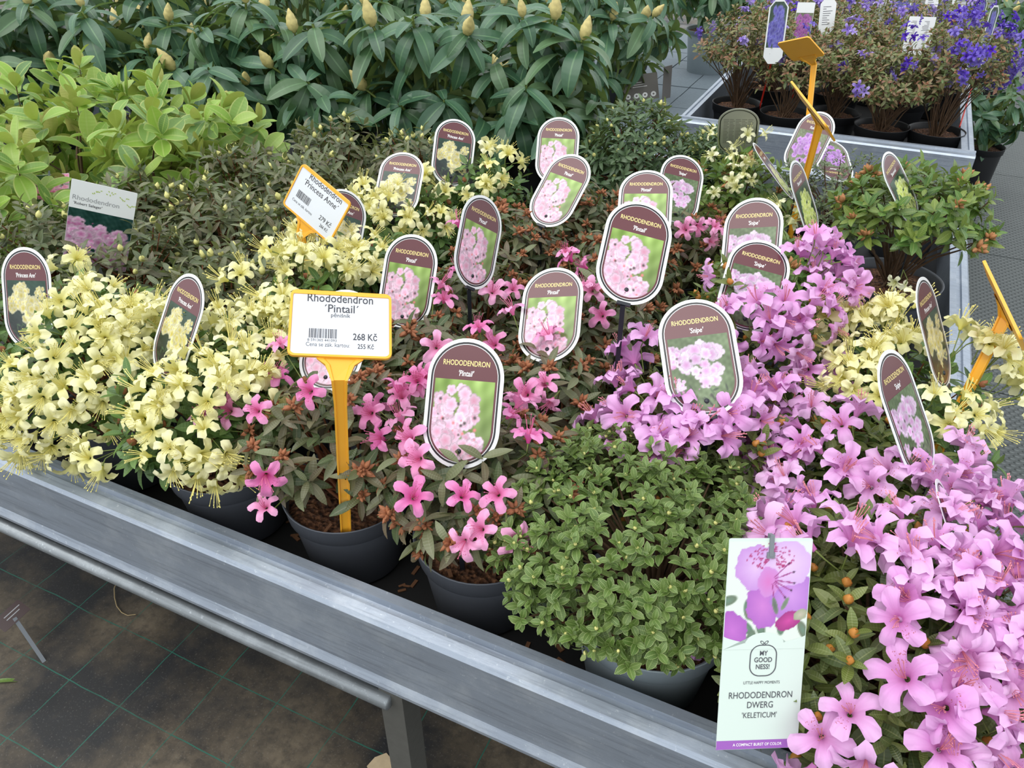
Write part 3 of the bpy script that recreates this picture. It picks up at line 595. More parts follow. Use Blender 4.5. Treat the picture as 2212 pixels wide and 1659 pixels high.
# ------------------------------------------------------------------ plant materials
MAT = {
 'yellow':   leaf_mat('azalea_leaf_green', [(62, 92, 46), (82, 114, 56), (102, 134, 68), (70, 96, 56)], (138, 154, 112), rib=(126, 150, 92)),
 'pintail':  leaf_mat('pintail_leaf_bronze', [(64, 80, 48), (86, 100, 64), (98, 86, 64), (110, 118, 84), (88, 64, 54)], (140, 132, 108), rib=(128, 128, 100)),
 'snipe':    leaf_mat('snipe_leaf_olive', [(82, 96, 44), (102, 116, 54), (70, 86, 46), (116, 126, 66)], (142, 146, 92), rib=(138, 146, 92)),
 'dwarf':    leaf_mat('dwarf_leaf_fresh_green', [(74, 100, 42), (96, 122, 56), (86, 110, 50), (112, 134, 72)], (150, 164, 108), rib=(150, 168, 104), margin=(152, 166, 108)),
 'seleger':  leaf_mat('narrow_leaf_dark_bronze', [(78, 90, 58), (96, 106, 74), (112, 116, 84), (90, 82, 58), (96, 112, 82)], (132, 130, 98), rib=(124, 128, 96)),
 'shamrock': leaf_mat('oval_leaf_green', [(70, 104, 46), (92, 126, 56), (118, 134, 58), (82, 110, 60)], (146, 158, 98), rib=(146, 158, 92)),
 'keleticum':leaf_mat('tiny_leaf_grey_green', [(72, 90, 58), (94, 108, 78), (106, 116, 88)], (132, 138, 108)),
 'darkbud':  leaf_mat('narrow_leaf_deep_green', [(58, 82, 54), (76, 100, 68), (94, 116, 84)], (126, 134, 98), rib=(120, 134, 98)),
 'broadleaf':leaf_mat('broad_leaf_lime', [(132, 168, 66), (150, 184, 78), (108, 144, 72), (164, 190, 94), (92, 128, 74)], (174, 170, 96), rib=(176, 196, 112), margin=(184, 192, 116), trans=.3),
 'big':      leaf_mat('large_leaf_blue_green', [(48, 82, 60), (62, 98, 72), (82, 116, 92), (58, 90, 58), (92, 120, 84)], (124, 138, 88), rib=(112, 148, 106), rough=.38),
 'blue':     leaf_mat('tiny_leaf_bronze_green', [(100, 110, 60), (120, 130, 80), (150, 104, 84), (96, 118, 70), (140, 122, 92)], (140, 136, 102)),
}
BARK = plain('brown_bark', (88, 66, 46), .8, noise=.35, nscale=120)
BARKR = plain('reddish_bark', (122, 72, 42), .75, noise=.3, nscale=120)
GSTEM = plain('green_stem', (112, 128, 62), .6, noise=.25, nscale=60)
BROWNCAP = plain('dry_brown_capsule', (144, 90, 58), .7, noise=.45, nscale=160)
ORANGEBUD = plain('orange_brown_bud', (182, 122, 52), .5, noise=.3, nscale=160)
CREAMBUD = plain('cream_bud', (206, 202, 128), .55, noise=.2, nscale=150)
STRAWBUD = plain('straw_bud', (192, 178, 116), .6, noise=.35, nscale=120)
PINKBUD = plain('pink_bud', (226, 112, 160), .5)
PET = {
 'yellow': petal_mat('petal_pale_yellow', (226, 220, 122), (238, 234, 164), (243, 240, 190), spot=(150, 130, 40)),
 'pintail': petal_mat('petal_pink', (226, 98, 164), (236, 138, 194), (240, 164, 210), spot=(190, 60, 110)),
 'snipe': petal_mat('petal_lilac', (216, 132, 198), (224, 160, 218), (232, 182, 230), spot=(180, 90, 80)),
 'cream': petal_mat('petal_cream', (222, 224, 140), (236, 236, 182), (242, 240, 204)),
 'violet': petal_mat('petal_violet', (84, 52, 158), (98, 72, 186), (120, 98, 206)),
 'lavender': petal_mat('petal_lavender', (134, 108, 190), (152, 130, 208), (178, 158, 224)),
}
STAM = {'yellow': plain('stamen_yellow', (226, 216, 130), .5), 'pintail': plain('stamen_pink', (214, 110, 150), .5), 'snipe': plain('stamen_rose', (222, 140, 150), .5),
        'cream': plain('stamen_cream', (220, 218, 150), .5)}

LEAF = {
 'yellow':   [leaf_md(.040, .0175, c, f, 5, 2, 1., .05, tw, s) for s, (c, f, tw) in enumerate(((.2, .25, .1), (.35, .3, -.2), (.05, .2, .2)))],
 'pintail':  [leaf_md(.044, .0140, c, f, 5, 2, 1., .05, tw, s) for s, (c, f, tw) in enumerate(((.3, .35, .15), (.5, .2, -.3), (.1, .4, .3)))],
 'snipe':    [leaf_md(.034, .0130, c, f, 5, 2, 1., .04, tw, s) for s, (c, f, tw) in enumerate(((.25, .25, .1), (.4, .3, -.2), (.1, .25, .2)))],
 'dwarf':    [leaf_md(.0190, .0104, c, f, 5, 2, .9, .0, tw, s, .65) for s, (c, f, tw) in enumerate(((.25, .35, .1), (.4, .45, -.15), (.1, .3, .1)))],
 'seleger':  [leaf_md(.045, .0140, c, f, 5, 2, 1., .05, tw, s) for s, (c, f, tw) in enumerate(((.25, .3, .15), (.45, .25, -.3), (.1, .35, .2)))],
 'shamrock': [leaf_md(.042, .0185, c, f, 5, 2, 1., .05, tw, s) for s, (c, f, tw) in enumerate(((.2, .25, .1), (.35, .3, -.2), (.05, .2, .2)))],
 'keleticum':[leaf_md(.0165, .0068, c, f, 3, 2, 1., .0, tw, s) for s, (c, f, tw) in enumerate(((.25, .3, .1), (.4, .3, -.15)))],
 'darkbud':  [leaf_md(.042, .0130, c, f, 5, 2, 1., .05, tw, s) for s, (c, f, tw) in enumerate(((.25, .3, .15), (.45, .25, -.3), (.1, .35, .2)))],
 'broadleaf':[leaf_md(.098, .050, c, f, 9, 4, .8, .05, tw, s, .62) for s, (c, f, tw) in enumerate(((.25, .30, .15), (.45, .35, -.2), (-.15, .3, .2), (.1, .2, 0.)))],
 'big':      [leaf_md(.150, .049, c, f, 9, 4, .95, .06, tw, s, .66) for s, (c, f, tw) in enumerate(((.45, .25, .2), (.7, .2, -.3), (.25, .3, .3), (.9, .15, .1)))],
 'blue':     [leaf_md(.028, .0105, c, f, 3, 2, 1., .0, tw, s) for s, (c, f, tw) in enumerate(((.25, .3, .1), (.4, .3, -.15)))],
}
LEAFM = {k: [m.mesh('leaf_' + k, MAT[k]) for m in v] for k, v in LEAF.items()}
FLW = {
 'yellow': [flower_md(.0285, .021, notch=.55, ruffle=.09, recurve=.35, seed=s, narrow=.15) for s in (1, 2, 3)],
 'pintail': [flower_md(.028, .020, notch=.36, ruffle=.07, recurve=.32, seed=s, narrow=.28) for s in (4, 5, 6)],
 'snipe': [flower_md(.034, .024, notch=.5, ruffle=.12, recurve=.28, seed=s, narrow=.12) for s in (7, 8, 9)],
 'cream': [flower_md(.021, .018, notch=.5, ruffle=.07, recurve=.4, seed=s, narrow=.3) for s in (10, 11)],
 'violet': [flower_md(.021, .014, notch=.5, ruffle=.10, recurve=.3, seed=s, seg=4, rings=4, narrow=.3) for s in (12, 13)],
 'lavender': [flower_md(.022, .015, notch=.5, ruffle=.08, recurve=.3, seed=s, seg=4, rings=4, narrow=.3) for s in (14, 15)],
}
FLWM = {k: [m.mesh('flower_' + k, PET[k]) for m in v] for k, v in FLW.items()}
STM = {'yellow': stamen_md(9, .036, .38, .12, .00045, 1).mesh('stamens_yellow', STAM['yellow']),
       'pintail': stamen_md(8, .031, .3, .15, .00036, 2, .001).mesh('stamens_pink', STAM['pintail']),
       'snipe': stamen_md(8, .031, .3, .12, .00036, 3, .0011).mesh('stamens_rose', STAM['snipe']),
       'cream': stamen_md(8, .03, .3, .12, .00045, 4).mesh('stamens_cream', STAM['cream'])}
BUD = {
 'seleger': [bud_md(.0155, .0054, seed=1).mesh('bud_cream', CREAMBUD)],
 'darkbud': [bud_md(.0135, .0048, seed=1).mesh('bud_cream', CREAMBUD)],
 'pintail': [cluster_md(13, .010, .0125, .0034, s).mesh('capsules', BROWNCAP) for s in (1, 2, 3)],
 'yellow': [bud_md(.016, .0052, seed=2).mesh('bud_brown', BROWNCAP)],
 'snipe': [bud_md(.0125, .0050, seed=3).mesh('bud_orange', ORANGEBUD)],
 'shamrock': [cluster_md(8, .010, .0155, .0048, s).mesh('bud_tuft', plain('tan_bud', (168, 116, 74), .65, noise=.3, nscale=150)) for s in (4, 5)],
 'dwarf': [bud_md(.0055, .0022, seed=4).mesh('bud_pale', CREAMBUD)],
 'big': [bud_md(.060, .0145, 10, 8, seed=5).mesh('bud_straw', STRAWBUD)],
 'blue': [cluster_md(6, .006, .007, .002, 6).mesh('bud_husk', plain('dry_husk', (150, 104, 78), .7))],
}
POT_D = plain('dark_grey_pot_plastic', (84, 88, 96), .5, noise=.08, nscale=20)
POT_B = plain('black_pot_plastic', (26, 27, 30), .5, noise=.1, nscale=20)
POT_G = plain('slate_grey_pot_plastic', (140, 152, 158), .5, noise=.06, nscale=20)
t_ = NT('bark_mulch')
tc_ = t_.n('ShaderNodeTexCoord').outputs['Object']
v_ = t_.n('ShaderNodeTexVoronoi'); v_.inputs['Scale'].default_value = 130.; t_.l(tc_, v_.inputs[0])
t_.set(Base_Color=t_.ramp(t_.noise(tc_, 130., 4, .6), [(.3, lin((30, 21, 16))), (.5, lin((86, 54, 34))), (.72, lin((150, 104, 70)))]), Roughness=.85)
t_.bump(v_.outputs[0], .9, .008)
MULCH = t_.m
CHIP = plain('bark_chip', (112, 76, 50), .85, noise=.5, nscale=80)

POTC = {}
def pot_mesh(r, h, m):
    k = (r, h, m.name)
    if k not in POTC:
        pr = [(0.0001, .002), (r * .72, .002), (r * .75, .006), (r * .90, h - .034), (r * .905, h - .032), (r * .955, h - .030), (r * .985, h - .002), (r, h), (r * .985, h + .001), (r * .95, h - .003), (r * .915, h - .03), (r * .90, h - .04)]
        POTC[k] = lathe_md(MD(), pr, 48).mesh('pot', m)
    return POTC[k]
SOILC = {}
def soil_mesh(r, z):
    if (r, z) not in SOILC:
        g = np.random.default_rng(3); V = [(0, 0, z + .004)]; Fc = []; K = 28; Rn = 6
        for i in range(1, Rn + 1):
            for j in range(K):
                a = 2 * math.pi * j / K
                V.append((r * i / Rn * math.cos(a), r * i / Rn * math.sin(a), z + g.uniform(-.004, .004) - (.004 if i == Rn else 0)))
        Fc = [(0, 1 + j, 1 + (j + 1) % K) for j in range(K)]
        for i in range(Rn - 1):
            b = 1 + i * K
            Fc += [(b + j, b + K + j, b + K + (j + 1) % K, b + (j + 1) % K) for j in range(K)]
        md = MD().add(V, Fc)
        SOILC[(r, z)] = md.mesh('soil', MULCH)
    return SOILC[(r, z)]
chip_me = []
for s_ in range(3):
    g_ = np.random.default_rng(s_ + 40)
    md_ = box_md(MD(), -.007 * g_.uniform(.7, 1.4), .007, -.0025, .0028, -.0008, .001)
    chip_me.append(md_.mesh('bark_chip', CHIP, False))

MAXPART = 300

FACES = [(np.array(l), np.array(R).reshape(3, 3), .056, -.012 if n_ in ('L18', 'L17', 'L16', 'L12', 'L4', 'L5') else -.06, .115) for n_, k_, l, R in LABELS if k_ not in ('bk2',)]
FACES += [(np.array(POSE[q][0]), np.array(POSE[q][1]).reshape(3, 3), a, b, c_) for q, a, b, c_ in (('KE', .044, -.12, .115), ('RS', .05, -.03, .115), ('T1', .04, -.1, .12), ('T2', .04, -.05, .1), ('T3', .035, -.05, .08), ('T5', .05, -.06, .09), ('T9', .03, -.09, .13))]
def blocked(p, reach=.075):
    """no shoot grows right in front of a label face: the card pushes it aside"""
    if -.59 < p[0] < -.525 and p[1] < .665 and .69 < p[2] < .98: return True      # the price sign's stake
    for l, R, hw, yb, yt in FACES:
        q = R @ (p - l)
        if -.012 < q[2] < reach and abs(q[0]) < hw and yb < q[1] < yt: return True
    return False

def add_leaves(root, T, kind, mats, center, nmax=MAXPART):
    """the leaves that show largest become single parts, the rest one part"""
    nv = len(LEAF[kind])
    mats = np.array(mats)
    view = CAMP - center; view /= np.linalg.norm(view)
    pos = mats[:, :3, 3] + mats[:, :3, 1] * .02
    order = np.argsort(-((pos - center) @ view))
    Ti = np.eye(4); Ti[:3, 3] = [-c for c in T]
    loc = Ti @ mats
    for q, i in enumerate(order[:nmax]):
        link('leaf', LEAFM[kind][i % nv], root, M4(loc[i]))
    rest = order[nmax:]
    if len(rest):
        me = join_mesh('leaves', [(LEAF[kind][k], loc[rest[rest % nv == k]]) for k in range(nv)], MAT[kind])
        link('inner_leaves', me, root, kind='stuff')

def rosette(mats, tip, axis, k, kind, g, open0=.6, open1=1.5, step=.004, smin=.7, smax=1.15, droop=0.):
    a0 = g.uniform(0, 6.28)
    ref = np.cross(axis, [.2, .9, .35]); ref /= np.linalg.norm(ref); ref2 = np.cross(axis, ref)
    for j in range(k):
        a = a0 + j * 2.39996 + g.uniform(-.25, .25)
        o = open0 + (open1 - open0) * (j / max(1, k - 1)) + g.uniform(-.15, .15)
        out = ref * math.cos(a) + ref2 * math.sin(a)
        d = axis * math.cos(o) + out * math.sin(o)
        d = d + np.array([0, 0, -droop * g.uniform(.4, 1.2)])
        n = axis * math.sin(o) - out * math.cos(o)
        n = n + g.normal(0, .18, 3)
        mats.append(frame(tip - axis * step * j, d, n, g.uniform(smin, smax) * (1 - .25 * (1 - j / k))))

def dome_tips(n, c, r, rz, g, lo=-.35, jit=.12, rmin=.9, rmax=1.08):
    out = []
    for i in range(n):
        sz = lo + (1 - lo) * (i + .5) / n
        a = i * 2.39996 + g.uniform(-.3, .3)
        q = math.sqrt(max(0, 1 - sz * sz))
        d = np.array([q * math.cos(a), q * math.sin(a), sz]) + g.normal(0, jit, 3)
        d /= np.linalg.norm(d)
        k = g.uniform(rmin, rmax)
        p = c + d * np.array([r, r, rz]) * k
        if d[2] < 0: p = c + d * np.array([r * .92, r * .92, max(rz * .6, .07)]) * k
        nn = d / np.array([r, r, rz]); nn /= np.linalg.norm(nn)
        out.append((p, nn))
    return out

def stems_mesh(base, tips, g, r0=.0032, r1=.0012, m=BARK, lift=.55):
    md = MD()
    for p in tips:
        b = base + np.array([g.normal(0, .008), g.normal(0, .008), 0])
        mid = b + (p - b) * .5 + np.array([0, 0, -(p[2] - b[2]) * .0])
        mid[:2] = b[:2] + (p[:2] - b[:2]) * g.uniform(.3, .5); mid[2] = b[2] + (p[2] - b[2]) * lift
        tube_md(md, [b, (b + mid) / 2 + g.normal(0, .004, 3), mid, (mid + p) / 2 + g.normal(0, .004, 3), p], [r0, r0 * .9, r0 * .75, r1 * 1.2, r1], 4, False)
    v, f, u = quad_arrays(md)
    return md.mesh('stems', m)

def flower_at(root, T, kind, p, axis, g, scale=1., stam=True):
    ax = axis / np.linalg.norm(axis)
    s = g.uniform(.85, 1.12) * scale
    q = Vector(ax).to_track_quat('Z', 'Y') @ Quaternion((0, 0, 1), g.uniform(0, 6.28))
    m = Matrix.Translation(Vector(p) - Vector(T)) @ q.to_matrix().to_4x4() @ Matrix.Scale(s, 4)
    fo = link('flower', FLWM[kind][g.integers(len(FLWM[kind]))], root, m)
    if stam and kind in STM: link('stamens', STM[kind], fo)
    return fo

# per kind: outer shoots, leaves per rosette, inner shoots, bud share, opening, leaf scale
KIND = {
 'yellow':   dict(n=70, k=8, inner=45, bud=.22, pet='yellow', truss=3, ts=.021),
 'pintail':  dict(n=80, k=8, inner=40, bud=.62, pet='pintail', truss=1, ts=.0),
 'snipe':    dict(n=140, k=8, inner=55, bud=.45, pet='snipe', truss=2, ts=.019),
 'dwarf':    dict(n=600, k=7, inner=220, bud=.4, pet=None, truss=0, ts=0),
 'seleger':  dict(n=85, k=9, inner=45, bud=.5, pet=None, truss=0, ts=0),
 'shamrock': dict(n=70, k=9, inner=40, bud=.22, pet='cream', truss=2, ts=.015),
 'keleticum':dict(n=300, k=7, inner=80, bud=0, pet=None, truss=0, ts=0),
 'darkbud':  dict(n=170, k=9, inner=80, bud=.35, pet=None, truss=0, ts=0),
 'broadleaf':dict(n=17, k=7, inner=10, bud=0, pet=None, truss=0, ts=0),
}
NAME = {'yellow': 'potted_yellow_rhododendron', 'pintail': 'potted_pink_rhododendron', 'snipe': 'potted_lilac_rhododendron', 'dwarf': 'potted_dwarf_rhododendron',
        'seleger': 'potted_budding_rhododendron', 'shamrock': 'potted_cream_rhododendron', 'keleticum': 'potted_cushion_rhododendron', 'darkbud': 'potted_budding_rhododendron', 'broadleaf': 'potted_broadleaf_rhododendron'}

def bench_plant(pid, kind, x, y, r, top, zc, fl, label, group=None, potm=None, tray=.555, pr=.10, ph=.145, lo=-.35, px=None, dens=1.):
    g = np.random.default_rng(sum(map(ord, pid)) * 7 + 3)
    K = KIND[kind]
    T = (*px, tray) if px else (x, y, tray)
    root = empty(NAME[kind], T, label, 'plant', group)
    link('pot', pot_mesh(pr, ph, potm or POT_D), root)
    so = link('soil', soil_mesh(pr * .925, ph - .02), root)
    for i in range(14):
        a = g.uniform(0, 6.28); q = g.uniform(.2, .85) * pr
        link('bark_chip', chip_me[i % 3], so, Matrix.Translation((q * math.cos(a), q * math.sin(a), ph - .014)) @ Quaternion((g.uniform(-.3, .3), g.uniform(-.3, .3), 1), g.uniform(0, 6)).to_matrix().to_4x4())
    c = np.array([x, y, zc]); rz = top - zc
    fpts = np.array([f[:3] for f in fl]) if fl else np.zeros((0, 3))
    mats = []; tips = []; buds = []
    for p, nn in dome_tips(int(K['n'] * dens), c, r, rz, g, lo):
        if blocked(p): continue
        if kind != 'pintail' and len(fpts) and np.min(np.linalg.norm(fpts - p, axis=1)) < K['ts'] * 1.15: p = c + (p - c) * .84
        ax = nn * .75 + np.array([0, 0, .45]) + g.normal(0, .22, 3); ax /= np.linalg.norm(ax)
        if kind == 'broadleaf':
            rosette(mats, p, ax, K['k'], kind, g, .45, 1.35, .006, .65, 1.1)
        elif kind in ('dwarf', 'keleticum'):
            rosette(mats, p, ax, K['k'], kind, g, .5, 1.45, .0022, .7, 1.15)
        elif kind == 'pintail':
            rosette(mats, p, ax, K['k'], kind, g, .9, 1.9, .005, .65, 1.2, .2)
        else:
            rosette(mats, p, ax, K['k'], kind, g, .55, 1.6, .004, .65, 1.15)
        tips.append(p - ax * .01)
        if g.random() < K['bud']: buds.append((p - ax * .003, ax))
    for p, nn in dome_tips(int(K['inner'] * dens), c, r * .78, rz * .78, g, max(-.6, lo * 1.7)):
        ax = nn * .6 + np.array([0, 0, .5]) + g.normal(0, .3, 3); ax /= np.linalg.norm(ax)
        rosette(mats, p, ax, K['k'] - 1, kind, g, .7, 1.7, .005, .7, 1.1)
    base = np.array([T[0], T[1], tray + ph - .022])
    st = tips[::2] if len(tips) < 110 else tips[::5]
    me = stems_mesh(base, st, g, .0032 if kind != 'broadleaf' else .005, .0013, BARKR if kind in ('pintail', 'yellow', 'seleger', 'darkbud') else BARK)
    link('stems', me, root, Matrix.Translation((-T[0], -T[1], -tray)))
    add_leaves(root, T, kind, mats, c)
    for i, (p, ax) in enumerate(buds[:MAXPART]):
        bm = BUD[kind]
        s = g.uniform(.8, 1.2)
        link('bud' if kind not in ('pintail', 'shamrock') else 'seed_capsules', bm[i % len(bm)], root, M4(frame(p - np.array(T), ax, np.array([.3, .4, .2]), s)))
    # flowers
    pk = K['pet']; stalks = MD()
    for f in fl:
        w = np.array(f[:3]); nn = np.array(f[3:])
        q = (w - c) / np.array([r, r, rz if w[2] > zc else max(rz * .8, .08)]); L = np.linalg.norm(q)
        if L > 1.3: w = c + (w - c) * (1.3 / L)
        w = w + nn * .012
        if blocked(w, .1): continue
        if K['truss'] <= 1:
            for z in range(1):
                ax = nn * .8 + np.array([0, 0, .15]) + g.normal(0, .45, 3) + (CAMP - w) * .25
                flower_at(root, T, pk, w, ax, g)
                ax = ax / np.linalg.norm(ax); tube_md(stalks, [w + (c - w) * .3 - ax * .01, w - ax * .014, w + ax * .002], [.0009, .0009, .0016], 4, False)
        else:
            ref = np.cross(nn, [.1, .3, .9]); ref /= np.linalg.norm(ref); r2 = np.cross(nn, ref)
            nt = K['truss'] if kind != 'snipe' else 1 + int(g.random() < .62); a0 = g.uniform(0, 6.28)
            for z in range(nt):
                a = a0 + z * 6.283 / nt + g.uniform(-.3, .3)
                out = ref * math.cos(a) + r2 * math.sin(a)
                sp = g.uniform(.75, 1.05) if nt > 1 else 0
                pp = w + out * K['ts'] * sp + g.normal(0, .003, 3)
                ax = nn * .75 + out * .75 + g.normal(0, .2, 3)
                if blocked(pp, .1): continue
                flower_at(root, T, pk, pp, ax, g)
                ax = ax / np.linalg.norm(ax); tube_md(stalks, [w + (c - w) * .2, pp - ax * .012, pp + ax * .002], [.0009, .0009, .0016], 4, False)
    if stalks.v: link('flower_stalks', stalks.mesh('flower_stalks', GSTEM), root, Matrix.Translation((-T[0], -T[1], -tray)), 'stuff')
    return root
# ------------------------------------------------------------------ printed tags
def attr_mat(name, rough=.25):
    t = NT(name); a = t.n('ShaderNodeAttribute'); a.attribute_name = 'print'
    t.set(Base_Color=a.outputs['Color'], Roughness=rough); return t.m
WHITEC = plain('white_card', (224, 227, 228), .3)
MINTC = plain('mint_white_card', (204, 219, 211), .35)
MAROON = plain('maroon_print', (94, 52, 57), .22)
BLACKP = plain('black_print', (22, 22, 26), .3)
GOLDT = plain('gold_print', (226, 206, 138), .4)
WHITET = plain('white_print', (245, 245, 245), .4)
GREYT = plain('grey_print', (70, 72, 80), .5)
DARKT = plain('dark_print', (62, 62, 68), .5)
LIGHTT = plain('light_grey_print', (150, 152, 156), .5)
STAKE = plain('black_stake_plastic', (30, 34, 42), .4)
PHOTO = attr_mat('printed_photo')
YEL = plain('yellow_sign_plastic', (238, 172, 50), .35, noise=.05, nscale=30)
PAPER = plain('sign_paper', (214, 219, 227), .45)
GREYST = plain('grey_clip_plastic', (116, 122, 128), .4)
REDST = plain('red_stake_plastic', (214, 48, 34), .35)
GREYB = plain('grey_card_back', (176, 178, 166), .4)
PURPLE = plain('purple_print', (152, 92, 178), .35)

TXT = {}
def text_mesh(s, size, m, align='CENTER', bold=0., shear=0., squeeze=1., width=None):
    k = (s, size, m.name, align, bold, shear, squeeze, width)
    if k in TXT: return TXT[k]
    cu = bpy.data.curves.new('lettering', 'FONT'); cu.body = s; cu.size = size; cu.align_x = align; cu.align_y = 'CENTER'
    cu.resolution_u = 3; cu.offset = bold * size; cu.shear = shear
    o = bpy.data.objects.new('lettering_source', cu)
    me = bpy.data.meshes.new_from_object(o)
    bpy.data.objects.remove(o); bpy.data.curves.remove(cu)
    if width:
        xs = [v.co.x for v in me.vertices]; squeeze = width / (max(xs) - min(xs))
    if squeeze != 1.:
        for v in me.vertices: v.co.x *= squeeze
    me.materials.clear(); me.materials.append(m); me.name = 'lettering'
    TXT[k] = me
    return me

def stadium(hw, hl, n=22):
    """rounded label outline, half width hw, half length hl"""
    pts = []
    for i in range(n + 1):
        a = math.pi * i / n; pts.append((hw * math.cos(a), hl - hw + hw * math.sin(a)))
    for i in range(n + 1):
        a = math.pi + math.pi * i / n; pts.append((hw * math.cos(a), -(hl - hw) + hw * math.sin(a)))
    return pts

def rrect(w, h, r, n=5):
    pts = []
    for cx, cy, a0 in ((w / 2 - r, h / 2 - r, 0), (-w / 2 + r, h / 2 - r, 90), (-w / 2 + r, -h / 2 + r, 180), (w / 2 - r, -h / 2 + r, 270)):
        for i in range(n + 1):
            a = math.radians(a0 + 90 * i / n); pts.append((cx + r * math.cos(a), cy + r * math.sin(a)))
    return pts

def paint(kind, U, Vv, seed):
    """procedural picture of a flower head; U, Vv in 0..1 (Vv up). returns linear rgb"""
    g = np.random.default_rng(seed)
    def smooth(sc, s):
        gg = np.random.default_rng(s); o = 0
        for k in range(5):
            a, b = gg.normal(0, sc, 2); o = o + np.sin(U * a + Vv * b + gg.uniform(0, 6))
        return o / 5
    n1 = smooth(9, seed)[..., None]; n2 = smooth(45, seed + 1)[..., None]
    def col(c): return np.array(c, float)
    if kind == 'pi': img = col((96, 112, 66)) * (1 - Vv[..., None]) + col((144, 176, 86)) * Vv[..., None] + n1 * 40; cen = [(.38, .62, .36), (.2, .25, .3), (.7, .12, .22), (.45, .12, .3)]; pc = (250, 202, 230); pe = (253, 224, 242); ce = (246, 166, 194)
    elif kind == 'sn': img = col((92, 112, 74)) + n1 * 40 + n2 * 20; cen = [(.52, .62, .34), (.05, .75, .15), (.1, .35, .1)]; pc = (234, 194, 238); pe = (248, 232, 250); ce = (224, 152, 212)
    elif kind == 'pa': img = col((34, 66, 50)) * Vv[..., None] + col((40, 40, 44)) * (1 - Vv[..., None]) + n1 * 12 + n2 * 8; cen = [(.6, .55, .27), (.35, .78, .2), (.12, .62, .16), (.85, .8, .12), (.85, .3, .1), (.5, .25, .07), (.3, .06, .08)]; pc = (240, 228, 150); pe = (250, 246, 214); ce = (214, 196, 90)
    elif kind == 'sh': img = col((44, 70, 48)) + n1 * 24 + n2 * 14; cen = [(.5, .6, .36), (.3, .3, .24), (.75, .25, .2)]; pc = (216, 230, 130); pe = (236, 242, 176); ce = (180, 196, 80)
    elif kind == 'ke': img = col((96, 108, 72)) + n1 * 40 + n2 * 24; cen = [(.5, .55, .42)]; pc = (196, 136, 222); pe = (222, 176, 240); ce = (160, 84, 190)
    elif kind == 'bl': img = col((60, 84, 70)) + n1 * 24 + n2 * 20; cen = [(.5, .7, .3), (.35, .35, .35), (.7, .2, .3), (.6, .5, .3)]; pc = (110, 108, 206); pe = (150, 150, 226); ce = (84, 70, 170)
    elif kind == 'li': img = col((110, 120, 90)) + n1 * 20 + n2 * 20; cen = [(.5, .7, .4), (.45, .3, .4), (.5, .1, .4)]; pc = (164, 88, 170); pe = (206, 130, 200); ce = (130, 60, 140)
    elif kind == 'rs': img = col((26, 62, 58)) + n1 * 14 + n2 * 16; cen = [(.2, .55, .3), (.65, .5, .34), (.75, .15, .28), (.2, .08, .3), (.05, .3, .2)]; pc = (238, 178, 222); pe = (250, 218, 240); ce = (206, 110, 170)
    elif kind == 'pk': img = col((60, 92, 50)) + n1 * 26; cen = [(.5, .5, .42), (.95, .9, .2)]; pc = (240, 120, 170); pe = (250, 170, 204); ce = (210, 60, 120)
    asp = .82
    fl = []
    for cx, cy, R in cen:
        for i in range(int(70 * R * 1.6 + 5)):
            a = g.uniform(0, 6.28); q = R * math.sqrt(g.random())
            fl.append((q / R * .0 + g.random() * .4 + (1 - q / R), cx + q * math.cos(a), cy + q * math.sin(a) * asp, min(.11, R * .42) * g.uniform(.75, 1.1), g.uniform(0, 6.28), g.uniform(.80, 1.05)))
    fl.sort()
    for _, fx, fy, fr, rot, br in fl:
        dx = U - fx; dy = (Vv - fy) / asp
        rr = np.sqrt(dx * dx + dy * dy) + 1e-9; an = np.arctan2(dy, dx) + rot
        edge = fr * (.72 + .28 * np.abs(np.cos(2.5 * an)) ** .7)
        m = np.clip((edge - rr) / .012 + .5, 0, 1)[..., None]
        t = np.clip(rr / edge, 0, 1)[..., None]
        c = (col(ce) * (1 - t) ** 1.6 + (col(pc) * (1 - t ** 2) + col(pe) * t ** 2) * (1 - (1 - t) ** 1.6)) * br * (1 - .14 * (t > .86))
        img = img * (1 - m) + c * m
    if kind in ('pi', 'rs', 'sn', 'ke'):
        for i in range(22):
            fx, fy = g.uniform(0, .75), g.uniform(0, .8); rr = np.sqrt((U - fx) ** 2 + ((Vv - fy) / asp) ** 2)
            m = np.clip(1.3 - rr / g.uniform(.012, .03), 0, 1)[..., None]
            c = col((70, 62, 60)) if i % 2 else col((238, 126, 132)) if kind == 'pi' else col(ce) * .85
            img = img * (1 - m) + c * m
    if kind in ('pa', 'sh', 'sn'):
        for i in range(26):
            fx, fy = g.uniform(0, 1), g.uniform(0, .3); a = g.uniform(0, 3.14)
            dx = (U - fx) * math.cos(a) + (Vv - fy) * math.sin(a); dy = -(U - fx) * math.sin(a) + (Vv - fy) * math.cos(a)
            m = np.clip(1.2 - (dx / .06) ** 2 - (dy / .018) ** 2, 0, 1)[..., None]
            c = col((56, 74, 52)) * g.uniform(.6, 1.6)
            img = img * (1 - m) + c * m
    img = np.clip(img * .93, 0, 255) / 255
    return np.where(img <= .04045, img / 12.92, ((img + .055) / 1.055) ** 2.4)

